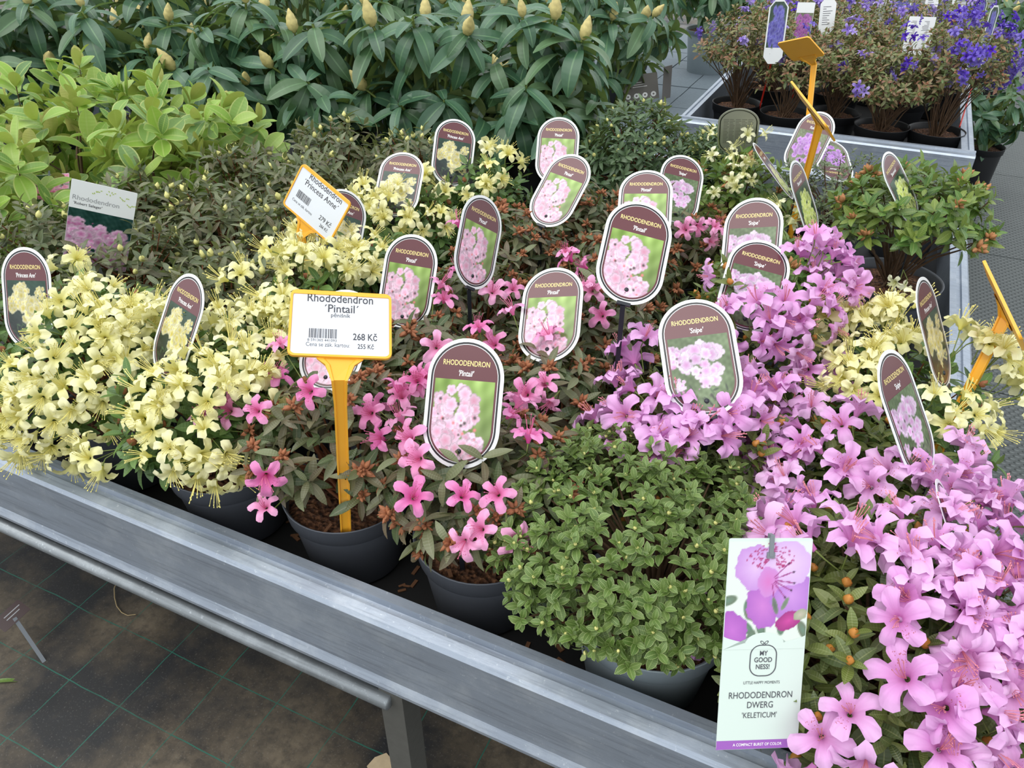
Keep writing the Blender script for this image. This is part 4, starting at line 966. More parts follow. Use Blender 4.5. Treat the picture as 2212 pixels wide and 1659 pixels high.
def photo_mesh(kind, half, y0, y1, nx=64, ny=80, seed=1, bottom=None, rgb=None):
    """picture on a vertex grid; half(y) gives the half width at height y"""
    ys = np.linspace(y0, y1, ny + 1); hx = np.array([half(y) for y in ys]); hm = max(hx)
    X = np.linspace(-1, 1, nx + 1)[None, :] * hx[:, None]; Y = np.repeat(ys[:, None], nx + 1, 1)
    U = X / hm / 2 + .5; Vv = (Y - y0) / (y1 - y0)
    rgb = paint(kind, U, Vv, seed) if rgb is None else rgb(U, Vv)
    me = bpy.data.meshes.new('photo_' + kind)
    n = nx + 1
    f = [(j * n + i, j * n + i + 1, (j + 1) * n + i + 1, (j + 1) * n + i) for j in range(ny) for i in range(nx)]
    me.from_pydata(np.stack([X, Y, np.zeros_like(X)], -1).reshape(-1, 3).tolist(), [], f)
    at = me.color_attributes.new('print', 'FLOAT_COLOR', 'POINT')
    at.data.foreach_set('color', np.concatenate([rgb, np.ones(rgb.shape[:2] + (1,))], -1).astype(np.float32).ravel())
    me.materials.append(PHOTO)
    return me

LW, LL = .10, .165
TK = .0004                                         # half thickness of a card
def stad_half(hw, hl):
    def h(y):
        e = abs(y) - (hl - hw)
        return hw if e <= 0 else math.sqrt(max(1e-8, hw * hw - e * e))
    return h
hsm = stad_half(LW / 2 - .0108, LL / 2 - .0108)
photo_half = lambda y: min(.0395, hsm(y))
OV = {}
OV['card'] = prism_md(MD(), stadium(LW / 2, LL / 2), -TK, TK).mesh('label_card', WHITEC, False)
OV['card_back'] = prism_md(MD(), stadium(LW / 2, LL / 2), -TK, TK).mesh('label_card_grey', GREYB, False)
OV['ring'] = ring_md(MD(), stadium(LW / 2 - .0047, LL / 2 - .0047), stadium(LW / 2 - .0072, LL / 2 - .0072), 0).mesh('label_ring', BLACKP, False)
OV['panel'] = MD().add([(x, y, 0) for x, y in stadium(LW / 2 - .0081, LL / 2 - .0081)], [tuple(range(46))]).mesh('label_panel', MAROON, False)
OV['photo'] = {k: photo_mesh(k, photo_half, -LL / 2 + .0112, .0295, 70, 80, 3 + i) for i, k in enumerate(('pi', 'sn', 'pa', 'sh', 'ke'))}
OV['rivet'] = lathe_md(MD(), [(.0033, 0), (.0033, .0008), (.0026, .0016), (.0001, .0019)], 14).mesh('rivet', STAKE)
OV['lines'] = MD()
g_ = np.random.default_rng(9)
for i_ in range(17):
    y_ = .045 - i_ * .0052
    for q_ in range(5):
        xa = -.036 + q_ * .0146; box_md(OV['lines'], xa, xa + g_.uniform(.008, .0138), y_ - .0008, y_ + .0008, 0, .00005)
OV['lines'] = OV['lines'].mesh('small_print', plain('faint_print', (120, 120, 112), .6), False)
CULT = {'pi': "'Pintail'", 'sn': "'Snipe'", 'pa': "'Princess Ann'", 'sh': "'Shamrock'", 'ke': "'Keleticum'"}
def Rm(loc, R):
    return Matrix(((R[0], R[3], R[6], loc[0]), (R[1], R[4], R[7], loc[1]), (R[2], R[5], R[8], loc[2]), (0, 0, 0, 1)))
Z_ = lambda z, x=0, y=0: Matrix.Translation((x, y, z))

def flat_stake(md, p0, p1, w, t, side):
    """straight flat stick between two points"""
    p0 = Vector(p0); p1 = Vector(p1); d = (p1 - p0).normalized(); s = Vector(side); s = (s - d * s.dot(d)).normalized(); n = d.cross(s)
    v = []
    for p, q in ((p0, 1.), (p1 - d * .012, 1.), (p1, .15)):
        for a, b in ((-1, -1), (1, -1), (1, 1), (-1, 1)): v.append(p + s * a * w * q + n * b * t)
    f = [(0, 3, 2, 1), (8, 9, 10, 11)]
    for r in (0, 4): f += [(r + i, r + (i + 1) % 4, r + 4 + (i + 1) % 4, r + 4 + i) for i in range(4)]
    return md.add(v, f)

def oval_label(kind, loc, R, label, stake=True, soil=.665):
    m = Rm(loc, R)
    back = kind in ('bk', 'bk2')
    o = empty('plant_label', (0, 0, 0), label, 'plant label')
    o.matrix_basis = m
    link('card', OV['card_back' if kind == 'bk' else 'card'], o)
    if kind == 'bk':
        link('small_print', OV['lines'], o, Matrix.Rotation(math.pi, 4, 'Y') @ Z_(TK + .0001))
        link('ring', OV['ring'], o, Matrix.Rotation(math.pi, 4, 'Y') @ Z_(TK + .0001))
    else:
        kk = 'sn' if kind == 'bk2' else kind
        link('ring', OV['ring'], o, Z_(TK + .0001))
        pa = link('panel', OV['panel'], o, Z_(TK + .00012))
        link('photo', OV['photo'][kk], pa, Z_(.0002))
        link('lettering', text_mesh('RHODODENDRON', .0096, GOLDT, bold=.014, width=.061), pa, Z_(.0003, 0, .0505))
        link('lettering', text_mesh(CULT[kk], .0100, WHITET, bold=.012, shear=.22, squeeze=.72), pa, Z_(.0003, 0, .0375))
    link('rivet', OV['rivet'], o, Z_(TK, 0, -LL / 2 + .022))
    b = m @ Vector((0, -LL / 2 + .02, -TK - .002)); b1 = m @ Vector((0, -LL / 2 - .004, -TK - .001))
    md = MD(); inv = m.inverted()
    end = Vector((b1.x, b1.y, soil))
    if kind == 'ke' and R[5] < 0: end = m @ Vector((0, -LL / 2 - .06, -.001)); 
    sd = Vector((R[0], R[1], R[2]))
    flat_stake(md, b, b1, .0035, .001, sd); flat_stake(md, b1 + Vector((0, 0, .002)), end, .0035, .0012, sd)
    mm = MD().add([inv @ Vector(p) for p in md.v], md.f)
    link('stake', mm.mesh('stake', STAKE, False), o)
    cl = box_md(MD(), -.010, .010, -LL / 2 - .0025, -LL / 2 + .0025, -.0022, .0022)
    link('clip', cl.mesh('clip', STAKE, False), o)
    return o

# ------------------------------------------------------------------ yellow price signs
def price_sign(m, base, lines, label, w=.122, h=.093, barcode=None):
    o = empty('price_sign', (0, 0, 0), label, 'price sign')
    o.matrix_basis = m
    inv = m.inverted()
    fr = prism_md(MD(), rrect(w, h, .008), -.0014, .0010)
    link('panel', fr.mesh('sign_panel', YEL, False), o)
    lip = MD(); a = rrect(w, h, .008); b = [(x, min(y, h / 2 - .0058)) for x, y in rrect(w - .006, h - .006, .006)]; n = len(a)
    lip.add([(x, y, .0010) for x, y in a] + [(x * .997, y * .997, .0026) for x, y in a] + [(x, y, .0026) for x, y in b] + [(x, y, .0010) for x, y in b],
            [(q * n + i, q * n + (i + 1) % n, (q + 1) * n + (i + 1) % n, (q + 1) * n + i) for q in range(3) for i in range(n)])
    link('rim', lip.mesh('sign_rim', YEL, False), o)
    if lines:
        pp = link('paper', prism_md(MD(), rrect(w - .0066, h - .0066, .005), .0010, .0014).mesh('paper', PAPER, False), o)
        for s, x, y, size, mt, al, bold, wd in lines:
            link('lettering', text_mesh(s, size, mt, al, bold, width=wd), pp, Z_(.0016, x, y))
        if barcode:
            bx, by, bw, bh = barcode; g = np.random.default_rng(4); md = MD(); x = 0
            while x < bw:
                q = g.choice([.0004, .0008, .0012]); box_md(md, bx + x, bx + x + q, by, by + bh, .0015, .00158); x += q + g.choice([.0004, .0006, .0010])
            link('barcode', md.mesh('barcode', DARKT, False), pp)
    # neck and stake: flared strip bending from the panel's lower edge down to the soil
    top = m @ Vector((0, -h / 2 + .010, -.0016)); nk = m @ Vector((0, -h / 2 - .028, -.003)); base = Vector(base)
    sx = Vector(m.col[0][:3])
    dn = (base - nk).normalized()
    pts = [(m @ Vector((0, -h / 2 + .012, -.002)), .030), (m @ Vector((0, -h / 2 - .001, -.002)), .027), (m @ Vector((0, -h / 2 - .009, -.0024)), .017), (nk, .0095)]
    for q in (.12, .3, .6, .95): pts.append((nk.lerp(base, q), .0078 if q < .9 else .0075))
    pts.append((base, .003))
    md = MD(); V = []
    sx2 = Vector((sx.x, sx.y, 0)).normalized() if Vector((sx.x, sx.y, 0)).length > .2 else sx
    for i, (p, ww) in enumerate(pts):
        s = sx if i < 3 else (sx * .5 + sx2 * .5 if i == 3 else sx2)
        t = (pts[min(i + 1, len(pts) - 1)][0] - pts[max(i - 1, 0)][0]).normalized()
        s = (s - t * s.dot(t)).normalized(); n = t.cross(s)
        th = .0012 if i < 2 else .0024
        for a, b in ((-1, -1), (-.72, -1), (-.62, -.2), (.62, -.2), (.72, -1), (1, -1), (1, 1), (.72, 1), (.62, .2), (-.62, .2), (-.72, 1), (-1, 1)): V.append(inv @ (p + s * a * ww + n * b * th))
    k = 12
    md.add(V, [(i * k + j, i * k + (j + 1) % k, (i + 1) * k + (j + 1) % k, (i + 1) * k + j) for i in range(len(pts) - 1) for j in range(k)])
    link('stake', md.mesh('sign_stake', YEL, False), o)
    return o
# ------------------------------------------------------------------ plants on the near bench
PL = {
 'Y1': 'yellow rhododendron in fullest bloom in the front row, its pot hidden behind the rail',
 'Y0': 'yellow rhododendron at the far end of the front row, beside the bench rail',
 'Y2': 'yellow rhododendron in a visible grey pot beside the pink one with the price sign',
 'Y3': 'yellow flowering rhododendron in the second row, right behind the yellow price sign',
 'Y4': 'yellow flowering rhododendron in the third row holding the tilted price sign',
 'Y5': 'yellow flowering rhododendron in the fourth row behind the tilted price sign',
 'Y6': 'sparsely flowering yellow rhododendron in the fifth row, below the large dark-leaved shrubs',
 'YR': 'yellow flowering rhododendron at the bench end, beside the studded mat',
 'P3': 'pink rhododendron with the large price sign stuck into its bark mulch',
 'P4': 'pink rhododendron in the front row between the price sign pot and the small-leaved green cushion',
 'A1': 'pink rhododendron with bronze leaves in the second row, behind the price sign pot',
 'A2': 'pink rhododendron with many brown capsules in the second row, behind the front oval Pintail label',
 'A3': 'bronze-leaved rhododendron with brown capsules beside the yellow one holding the tilted price sign',
 'A4': 'bronze-leaved rhododendron with brown capsules in the third row, next to the lilac flowers',
 'A5': 'bronze-leaved rhododendron with brown capsules in the fourth row, next to yellow flowers',
 'A6': 'bronze-leaved rhododendron with brown capsules in the fourth row, between two Pintail labels',
 'A7': 'bronze-leaved rhododendron with brown capsules in the fifth row, beside the sparse yellow one',
 'A8': 'bronze-leaved rhododendron with a few lilac pink flowers under the rearmost Snipe label',
 'D5': 'dense small-leaved green dwarf rhododendron cushion in a slate grey pot by the front rail',
 'S5': 'large lilac rhododendron at the front bench corner with the tall white card',
 'S1': 'lilac flowering rhododendron right behind the small-leaved green cushion',
 'S4': 'lilac flowering rhododendron with orange buds behind the one with the tall white card',
 'S2': 'tall lilac flowering rhododendron in the third row under two overlapping Snipe labels',
 'H1': 'oval-leaved rhododendron with tan bud tufts in a large dark pot at the bench end',
 'H2': 'oval-leaved rhododendron with cream flowers behind the lilac ones, under the grey-backed label',
 'H3': 'oval-leaved rhododendron with few flowers between the tall lilac one and the cream one',
 'K2': 'low cushion of tiny grey-green leaves under the crossed yellow price sign',
 'K3': 'small cushion of tiny leaves at the back bench corner by the end rail',
 'D2': 'dark narrow-leaved rhododendron with pale buds behind the rear Pintail labels',
 'D3': 'small dark narrow-leaved rhododendron with pale buds next to the grey-backed label',
}
SELL = {
 'R0': 'bronze-green budding rhododendron right below the small deep pink photo tag',
 'R1': 'bronze-green budding rhododendron holding the white Robert Seleger card',
 'R2': 'bronze-green budding rhododendron behind the tilted Princess Ann label of the front row',
 'R3': 'bronze-green budding rhododendron behind the Robert Seleger card, touching the lime leaves',
 'R4': 'bronze-green budding rhododendron amid the budding block, away from lime leaves and flowers',
 'R5': 'bronze-green budding rhododendron on the unflowered side of the tilted price sign',
 'R6': 'bronze-green budding rhododendron wedged against the lime leaves behind the block centre',
 'R7': 'bronze-green budding rhododendron right behind the tilted price sign panel',
 'R8': 'bronze-green budding rhododendron at the back where lime leaves meet tall shrubs',
 'R9': 'bronze-green budding rhododendron at the back beside the rearmost Princess Ann label',
}
BRD = 'lime green broad-leaved rhododendron in the block behind the budding bronze-green plants'
BRDL = {'M8': 'low lime broad-leaved rhododendron holding the deep pink photo tag', 'M2': 'lime broad-leaved rhododendron bordering the bronze-green budding plants',
        'M3': 'lime broad-leaved rhododendron wedged between bronze-green plants and tall dark shrubs'}
for pid, row in PLANTS.items():
    kind, x, y, r, top, zc, fl = row
    pm_ = {'D5': POT_G}.get(pid)
    kw = {}
    if pid == 'H1': kw = dict(pr=.108, lo=-.05)
    if pid in ('P3', 'P4'): kw = dict(lo=-.08)
    if pid in ('Y1', 'Y2'): kw = dict(lo=-.2)
    if pid == 'S5': kw = dict(lo=-.6, dens=1.9)
    if pid == 'D5': kw = dict(lo=-.45, px=(-.118, .676), pr=.106)
    if kind == 'seleger': bench_plant(pid, kind, x, y, r, top, zc, fl, SELL[pid])
    elif kind == 'broadleaf': bench_plant(pid, kind, x, y, r, top, zc, fl, BRDL.get(pid, BRD), None if pid in BRDL else 'lime broad-leaved plants', POT_B)
    else: bench_plant(pid, kind, x, y, r, top, zc, fl, PL[pid], None, pm_, **kw)

# paper sticker on the slate grey pot of the green cushion
dp = [o for o in C.objects if o.get('label') == PL['D5']][0]
def pot_patch(a0, a1, z0, z1, lift, n=8):
    V = []
    for z in (z0, z1):
        for i in range(n + 1):
            a = math.radians(a0 + (a1 - a0) * i / n); q = .106 * (.75 + .15 * (z - .006) / .105) + lift
            V.append((q * math.cos(a), q * math.sin(a), z))
    return MD().add(V, [(i, i + 1, n + 2 + i, n + 1 + i) for i in range(n)])
sk = link('sticker', pot_patch(196, 222, .055, .108, .0012).mesh('sticker', plain('sticker_paper', (196, 206, 208), .5), False), dp)
pr_ = MD()
for i in range(6): pr_.merge(pot_patch(200, 214 - i % 3 * 3, .062 + i * .0065, .0645 + i * .0065, .0016, 3))
link('small_print', pr_.mesh('sticker_print', plain('sticker_ink', (92, 98, 104), .6), False), sk)

# ------------------------------------------------------------------ large rhododendrons standing behind the bench
def big_plant(x, y, r, zc, rz, label, group, seed, n=30, pr=.15, ph=.25, potm=None, z0=0., sc=1., budp=.5):
    g = np.random.default_rng(seed)
    T = (x, y, z0)
    root = empty('potted_large_rhododendron', T, label, 'plant', group)
    link('pot', pot_mesh(pr, ph, potm or POT_B), root)
    link('soil', soil_mesh(pr * .925, ph - .02), root)
    c = np.array([x, y, zc]); mats = []; tips = []
    base = np.array([x, y, z0 + ph - .03]); bi = 0
    for p, nn in dome_tips(n, c, r, rz, g, -.75, .2, .7, 1.1):
        ax = nn * .5 + np.array([0, 0, .8]) + g.normal(0, .2, 3); ax /= np.linalg.norm(ax)
        rosette(mats, p, ax, 11, 'big', g, .95, 1.75, .006, .7 * sc, 1.15 * sc, .35)
        if g.random() < .6: rosette(mats, p - ax * .09, ax, 5, 'big', g, 1.2, 1.8, .012, .7 * sc, 1.05 * sc, .4)
        tips.append(p)
        if g.random() < budp and nn[2] > -.2:
            link('bud', BUD['big'][0], root, M4(frame(p - ax * .004 - np.array(T), ax, np.array([.3, .4, .2]), g.uniform(.7, 1.15) * sc)))
            bi += 1
    link('stems', stems_mesh(base, tips, g, .0075, .0042, GSTEM, .45), root, Matrix.Translation((-x, -y, -z0)))
    add_leaves(root, T, 'big', mats, c)
    return root
BL1 = ['tall dark rhododendron at the far end of the shrub row behind the lime broad leaves',
       'tall dark rhododendron with straw buds second from the far end behind the lime broad leaves',
       'tall blue-green rhododendron behind the middle of the lime broad-leaved block',
       'tall blue-green rhododendron where lime leaves meet the budding bronze-green plants',
       'tall blue-green rhododendron behind the budding bronze-green plants and rearmost Princess Ann label',
       'tall blue-green rhododendron beside the dark cushion with pale buds, behind the rearmost Pintail label']
BL2 = 'tall dark rhododendron half hidden in the second row behind the near bench'
for i, (x, y) in enumerate(((-2.85, 1.95), (-2.46, 2.12), (-2.06, 2.16), (-1.68, 2.20), (-1.32, 2.22), (-.98, 2.25))):
    big_plant(x, y, .24 if i < 5 else .2, .90, .23, BL1[i], None, 100 + i, n=17, pr=.11, ph=.17, z0=.555, budp=.4, sc=1.2)
for i, (x, y) in enumerate(((-3.5, 2.8), (-3.0, 2.95), (-2.5, 3.0), (-2.0, 3.05), (-1.55, 3.1), (-1.15, 3.2))):
    big_plant(x, y, .30, .86, .32, BL2, 'tall rhododendrons in the second row', 120 + i, n=22, budp=.4, sc=1.15)
for i, (x, y) in enumerate(((-4.3, 3.9), (-3.4, 4.3), (-2.6, 4.4), (-3.3, 5.6))):
    big_plant(x, y, .36, .82, .36, 'tall dark rhododendron far behind the two shrub rows', 'far tall rhododendrons', 130 + i, n=26, sc=1.15)
big_plant(-1.72, 5.45, .40, .62, .34, 'rhododendron with glossy green leaves in a black pot on the grey pavers', None, 141, n=26, pr=.17, ph=.30, sc=1.35)
big_plant(-2.35, 6.0, .42, .66, .36, 'large-leaved rhododendron on the pavers behind the glossy black-potted one', None, 142, n=26, pr=.17, ph=.28, sc=1.35)
big_plant(-1.42, 6.75, .40, .66, .34, 'large-leaved rhododendron in a pale grey pot at the far edge of the pavers', None, 143, n=24, pr=.2, ph=.34, potm=POT_G, sc=1.35)
big_plant(-.75, 7.6, .45, .55, .4, 'large-leaved rhododendron on the ground beyond the violet-flowered bench', None, 144, n=24, sc=1.35)
big_plant(.50, 4.55, .19, .47, .17, 'small rhododendron in a dark pot on the mat beside the violet-flowered bench', None, 145, n=14, pr=.10, ph=.28, sc=.8)
big_plant(.62, 6.9, .34, .55, .28, 'leafy rhododendron on the mat at the far end of the violet-flowered bench', None, 146, n=20, pr=.14, ph=.25, sc=1.1)

# ------------------------------------------------------------------ violet dwarf plants on the rear bench
def blue_plant(x, y, r, zc, rz, label, seed, pets, nf, n=60, group=None, lo=-.55, pr=.098, ph=.12):
    g = np.random.default_rng(seed)
    T = (x, y, .555)
    root = empty('potted_violet_rhododendron', T, label, 'plant', group)
    link('pot', pot_mesh(pr, ph, POT_B), root); link('soil', soil_mesh(pr * .925, ph - .02), root)
    c = np.array([x, y, zc]); mats = []; tips = []
    base = np.array([x, y, .555 + ph - .03])
    for i, (p, nn) in enumerate(dome_tips(int(n * 2.1), c, r * 1.3, rz * 1.05, g, lo, .15, .62, 1.08)):
        ax = nn * .6 + np.array([0, 0, .6]) + g.normal(0, .25, 3); ax /= np.linalg.norm(ax)
        if blocked(p): continue
        rosette(mats, p, ax, 8, 'blue', g, .5, 1.6, .003, .7, 1.25)
        rosette(mats, p - ax * .03, ax, 5, 'blue', g, .8, 1.7, .006, .7, 1.2)
        tips.append(p)
        if g.random() < .55: link('husk', BUD['blue'][0], root, M4(frame(p - np.array(T), ax, np.array([.3, .4, .2]), g.uniform(.9, 1.4))))
    fl = dome_tips(max(2, int(nf * .75)), c, r * 1.27, rz * 1.05, g, -.15, .3, 1.0, 1.1)
    for p, nn in fl:
        pk = pets[g.integers(len(pets))]
        if blocked(p): continue
        for q in range(3 if nf < 30 else 6):
            d = nn + g.normal(0, .6, 3)
            flower_at(root, T, pk, p + g.normal(0, .009 if nf < 30 else .016, 3), d, g, 1.)
    link('stems', stems_mesh(base, tips[::3], g, .0026, .0012, BARK, .5), root, Matrix.Translation((-x, -y, -.555)))
    add_leaves(root, T, 'blue', mats, c, 0)
    return root
for i, (x, y, r, zc, rz, lab_, pets, nf, n) in enumerate((
    (-.546, 3.28, .145, .88, .14, 'twiggy violet rhododendron in a black pot next to the grey pavers', ('lavender', 'lavender', 'violet'), 12, 70),
    (-.345, 3.22, .12, .84, .12, 'sparse twiggy rhododendron in a black pot behind the crossed price signs', ('violet',), 4, 45),
    (-.175, 3.30, .12, .84, .13, 'leafy dwarf rhododendron with mauve blooms between two violet plants', ('lavender',), 5, 60),
    (.005, 3.19, .135, .82, .13, 'green leafy dwarf rhododendron with a few lavender flowers in a front black pot', ('lavender',), 8, 70),
    (.188, 3.21, .145, .90, .13, 'deep violet rhododendron with bare forked stems in the corner black pot', ('violet',), 34, 70),
    (-.47, 3.60, .14, .86, .14, 'violet rhododendron behind the twiggy one, under the purple tags', ('violet', 'lavender'), 12, 60),
    (-.20, 3.62, .14, .86, .14, 'reddish-leaved rhododendron under the white-backed tag on the rear bench', ('lavender',), 6, 60),
    (.06, 3.62, .14, .86, .14, 'bronze-leaved rhododendron behind the white text card on the rear bench', ('violet',), 10, 60),
    (.19, 3.88, .13, .88, .13, 'violet rhododendron behind the corner pot on the rear bench', ('violet', 'violet', 'lavender'), 18, 60),
    (-.40, 4.0, .15, .86, .14, 'violet dwarf rhododendron in the third row of the rear bench', ('violet', 'lavender'), 14, 50),
    (-.08, 4.0, .15, .86, .14, 'violet dwarf rhododendron in the third row of the rear bench', ('violet', 'lavender'), 14, 50),
    (.15, 4.35, .15, .86, .14, 'violet dwarf rhododendron at the back of the rear bench', ('violet',), 16, 50),
    (-.25, 4.42, .16, .86, .14, 'violet dwarf rhododendron at the back of the rear bench', ('violet', 'lavender'), 16, 50),
    (-.55, 4.4, .16, .86, .14, 'violet dwarf rhododendron at the back of the rear bench', ('lavender',), 12, 50))):
    blue_plant(x, y, r, zc, rz, lab_, 200 + i, pets, nf, n, 'violet dwarfs on the rear bench' if i > 8 else None)

# ------------------------------------------------------------------ oval labels
OL = {
 'L1': "straight-on oval Princess Ann label at the far end of the yellow front row",
 'L2': "tilted oval maroon Princess Ann label between the two front yellow plants",
 'L3': "oval Princess Ann label half hidden behind the tilted yellow price sign",
 'L4': "oval Princess Ann label behind the tilted price sign, its foot among yellow flowers",
 'L5': "rearmost oval Princess Ann label, below the tall dark-leaved shrubs",
 'L6': "rearmost oval Pintail label, partly covered by a tilted Pintail label",
 'L7': "strongly tilted oval Pintail label overlapping the rearmost Pintail label",
 'L8': "narrow-looking turned oval Pintail label beside yellow flowers",
 'L9': "oval Pintail label just behind the big price sign, next to the turned one",
 'L10': "oval Pintail label mostly hidden by the big yellow price sign",
 'L11': "front oval Pintail label with black clip and stake in the pot by the rail",
 'L12': "oval Pintail label with brown capsules in front of its foot",
 'L13': "large oval Pintail label overlapping another Pintail label behind it",
 'L14': "oval Pintail label half covered by the Pintail label in front of it",
 'L15': "rearmost oval Snipe label, beside the half covered Pintail label",
 'L16': "oval Snipe label half covered by a tilted Snipe label",
 'L17': "tilted oval Snipe label overlapping another one among tall lilac flowers",
 'L18': "large oval Snipe label rising from lilac flowers behind the green cushion",
 'L19': "sharply turned oval Snipe label leaning beside the yellow stake at the bench end",
 'L20': "sharply turned narrow oval Princess Ann label above the yellow plant at the bench end",
 'L21': "sharply turned oval label with pale green flowers above the plant in the large dark pot",
 'L22': "sharply turned oval label with pale green flowers in front of the crossed price sign stake",
 'L23': "oval label seen almost edge-on among cream flowers",
 'L24': "oval Keleticum label with purple flowers crossed by the yellow price sign stake",
 'L25': "oval Keleticum label lying upside down behind the crossed price sign stake",
 'L26': "oval label showing its grey printed back above the cream flowers",
 'L27': "oval label seen edge-on, leaning over the lilac flowers at the bench corner",
}
for n, kind, loc, R in LABELS:
    oval_label(kind, loc, R, OL[n])

# ------------------------------------------------------------------ price signs
def sgn(k): return Rm(POSE[k][0], POSE[k][1])
price_sign(sgn('PS1'), (-.561, .618, .672), [
    ('Rhododendron', -.0014, .0358, .0170, DARKT, 'CENTER', .012, .079), ("´Pintail´", 0., .0212, .0160, DARKT, 'CENTER', .012, .041), ('pěnišník', -.001, .0118, .0080, DARKT, 'CENTER', .006, .023),
    ('8 591365 441093', -.0388, -.0240, .0052, DARKT, 'LEFT', 0, .034), ('268 Kč', .0437, -.0178, .0132, DARKT, 'RIGHT', .016, .029),
    ('Cena se zák. kartou:', -.0404, -.0300, .0080, GREYT, 'LEFT', 0, .051), ('255 Kč', .0398, -.0308, .0090, DARKT, 'RIGHT', .014, .0195)],
    'large yellow-framed price sign for Pintail stuck in the front pink pot', barcode=(-.0372, -.0210, .032, .0132))
price_sign(sgn('PS2'), (-.962, 1.10, .68), [
    ('Rhododendron', .004, .0352, .0165, DARKT, 'CENTER', .006, .079), ("´Princess Anne´", 0., .0200, .0160, DARKT, 'CENTER', .006, .084),
    ('279 Kč', .047, -.0170, .0128, DARKT, 'RIGHT', .01, .029),
    ('Cena se zák. kartou', -.0475, -.0235, .0076, GREYT, 'LEFT', 0, .049), ('266 Kč', .0455, -.0295, .0090, DARKT, 'RIGHT', .01, .0195)],
    'tilted yellow-framed price sign for Princess Anne among yellow flowers', barcode=(-.0435, -.0150, .031, .0150))
price_sign(sgn('PS3'), (-.155, 2.30, .64), None, 'yellow price sign showing its bare back, standing behind the crossed one', w=.11, h=.084)
price_sign(sgn('PS4'), (-.140, 1.90, .66), None, 'yellow price sign seen edge-on, its stake crossing the Keleticum label', w=.13)
price_sign(sgn('PS5'), (.178, 1.02, .68), None, 'yellow price sign seen edge-on at the bench end beside the studded mat')

# ------------------------------------------------------------------ rectangular cards
def rect_card(key, w, h, name, label, mat=None, stake=None, stake_mat=None, outline=None, back=True):
    m = sgn(key)
    o = empty(name, (0, 0, 0), label, 'plant label'); o.matrix_basis = m
    link('card', prism_md(MD(), outline or rrect(w, h, .002, 2), -TK, TK).mesh('card', mat or WHITEC, False), o)
    if stake is not None:
        inv = m.inverted(); md = MD(); st = m @ Vector((0, -h / 2 + .02, -.0015))
        flat_stake(md, st, stake, .003, .001, m.col[0][:3])
        link('stake', MD().add([inv @ Vector(p) for p in md.v], md.f).mesh('stake', stake_mat or GREYST, False), o)
    return o, m
def octagon(w, h, c): return [(w / 2, h / 2 - c), (w / 2 - c * .8, h / 2), (-w / 2 + c * .8, h / 2), (-w / 2, h / 2 - c), (-w / 2, -h / 2 + c), (-w / 2 + c * .8, -h / 2), (w / 2 - c * .8, -h / 2), (w / 2, -h / 2 + c)]

# tall white card hanging on the lilac plant
KSC = .95
w, h = .087, .222
o, m = rect_card('KE', w, h, 'hanging_card', 'tall mint-white Keleticum card with purple flower photo at the front bench corner', MINTC)
def ke_rgb(U, Vv):
    """big mauve flower with a dotted throat, a bud below and grey-green leaves"""
    img = np.zeros(U.shape + (3,)); img[:] = (226, 238, 228)
    asp = .093 / .087 * 1.0
    def blob(cx, cy, rx, ry, rot, c0, c1, ruf=0., k=5, soft=.02):
        nonlocal img
        dx = (U - cx); dy = (Vv - cy) * 1.13
        x = dx * math.cos(rot) + dy * math.sin(rot); y = -dx * math.sin(rot) + dy * math.cos(rot)
        an = np.arctan2(y / ry, x / rx); q = np.sqrt((x / rx) ** 2 + (y / ry) ** 2) / (1 + ruf * np.sin(an * k + cx * 9) + ruf * .5 * np.sin(an * (2 * k + 3)))
        mm = np.clip((1 - q) / soft, 0, 1)[..., None]; t = np.clip(q, 0, 1)[..., None]
        img = img * (1 - mm) + (np.array(c0, float) * (1 - t) + np.array(c1, float) * t) * mm
    g = np.random.default_rng(2)
    for i in range(26):
        blob(g.uniform(0, 1), g.uniform(.0, .5), .13, .06, g.uniform(0, 3), (110, 142, 122), (84 + 50 * g.random(), 120, 98), 0, 5, .2)
    blob(.1, .12, .18, .22, .4, (196, 112, 206), (172, 92, 190), .06)
    blob(.45, .36, .20, .26, .3, (206, 126, 210), (176, 102, 196), .05, 7)
    blob(.80, .46, .26, .28, -.4, (206, 150, 224), (176, 118, 206), .05, 7)
    blob(.33, .74, .24, .26, .5, (226, 190, 236), (198, 146, 218), .05, 6)
    blob(.70, .78, .32, .26, -.1, (232, 204, 240), (214, 176, 230), .04, 6)
    blob(.50, .60, .13, .17, 0, (214, 120, 196), (206, 140, 212), .05)
    for i in range(110):
        a = g.uniform(.35, 2.7); q = g.uniform(.12, .34)
        blob(.52 + q * math.cos(a) * 1.0, .68 + q * math.sin(a) * .9, .010, .017, a, (176, 40, 110), (170, 50, 120), 0, 5, .4)
    for a in (-.9, -.5, -.15, .35, .8, -1.4):
        for s in np.linspace(.05, .26, 14): blob(.54 + s * math.cos(a), .62 + s * math.sin(a) * .8, .009, .011, 0, (150, 40, 120), (150, 40, 120), 0, 5, .5)
        blob(.54 + .28 * math.cos(a), .62 + .28 * math.sin(a) * .8, .02, .016, a, (70, 36, 70), (70, 36, 70), 0, 5, .5)
    blob(.60, .36, .035, .11, .3, (92, 104, 96), (120, 134, 116), 0, 5, .2); blob(.72, .38, .03, .09, -.5, (110, 128, 108), (130, 146, 122), 0, 5, .2)
    blob(.78, .21, .17, .10, .45, (206, 70, 160), (160, 44, 128), .03); blob(.92, .27, .09, .06, .4, (196, 188, 170), (160, 170, 140), .05)
    img = np.clip(img * .93, 0, 255) / 255
    return np.where(img <= .04045, img / 12.92, ((img + .055) / 1.055) ** 2.4)
ph = photo_mesh('keleticum_card', lambda y: w / 2 - .0006, .0035, h / 2 - .003, 72, 90, 1, rgb=ke_rgb)
link('photo', ph, o, Z_(TK + .0001))
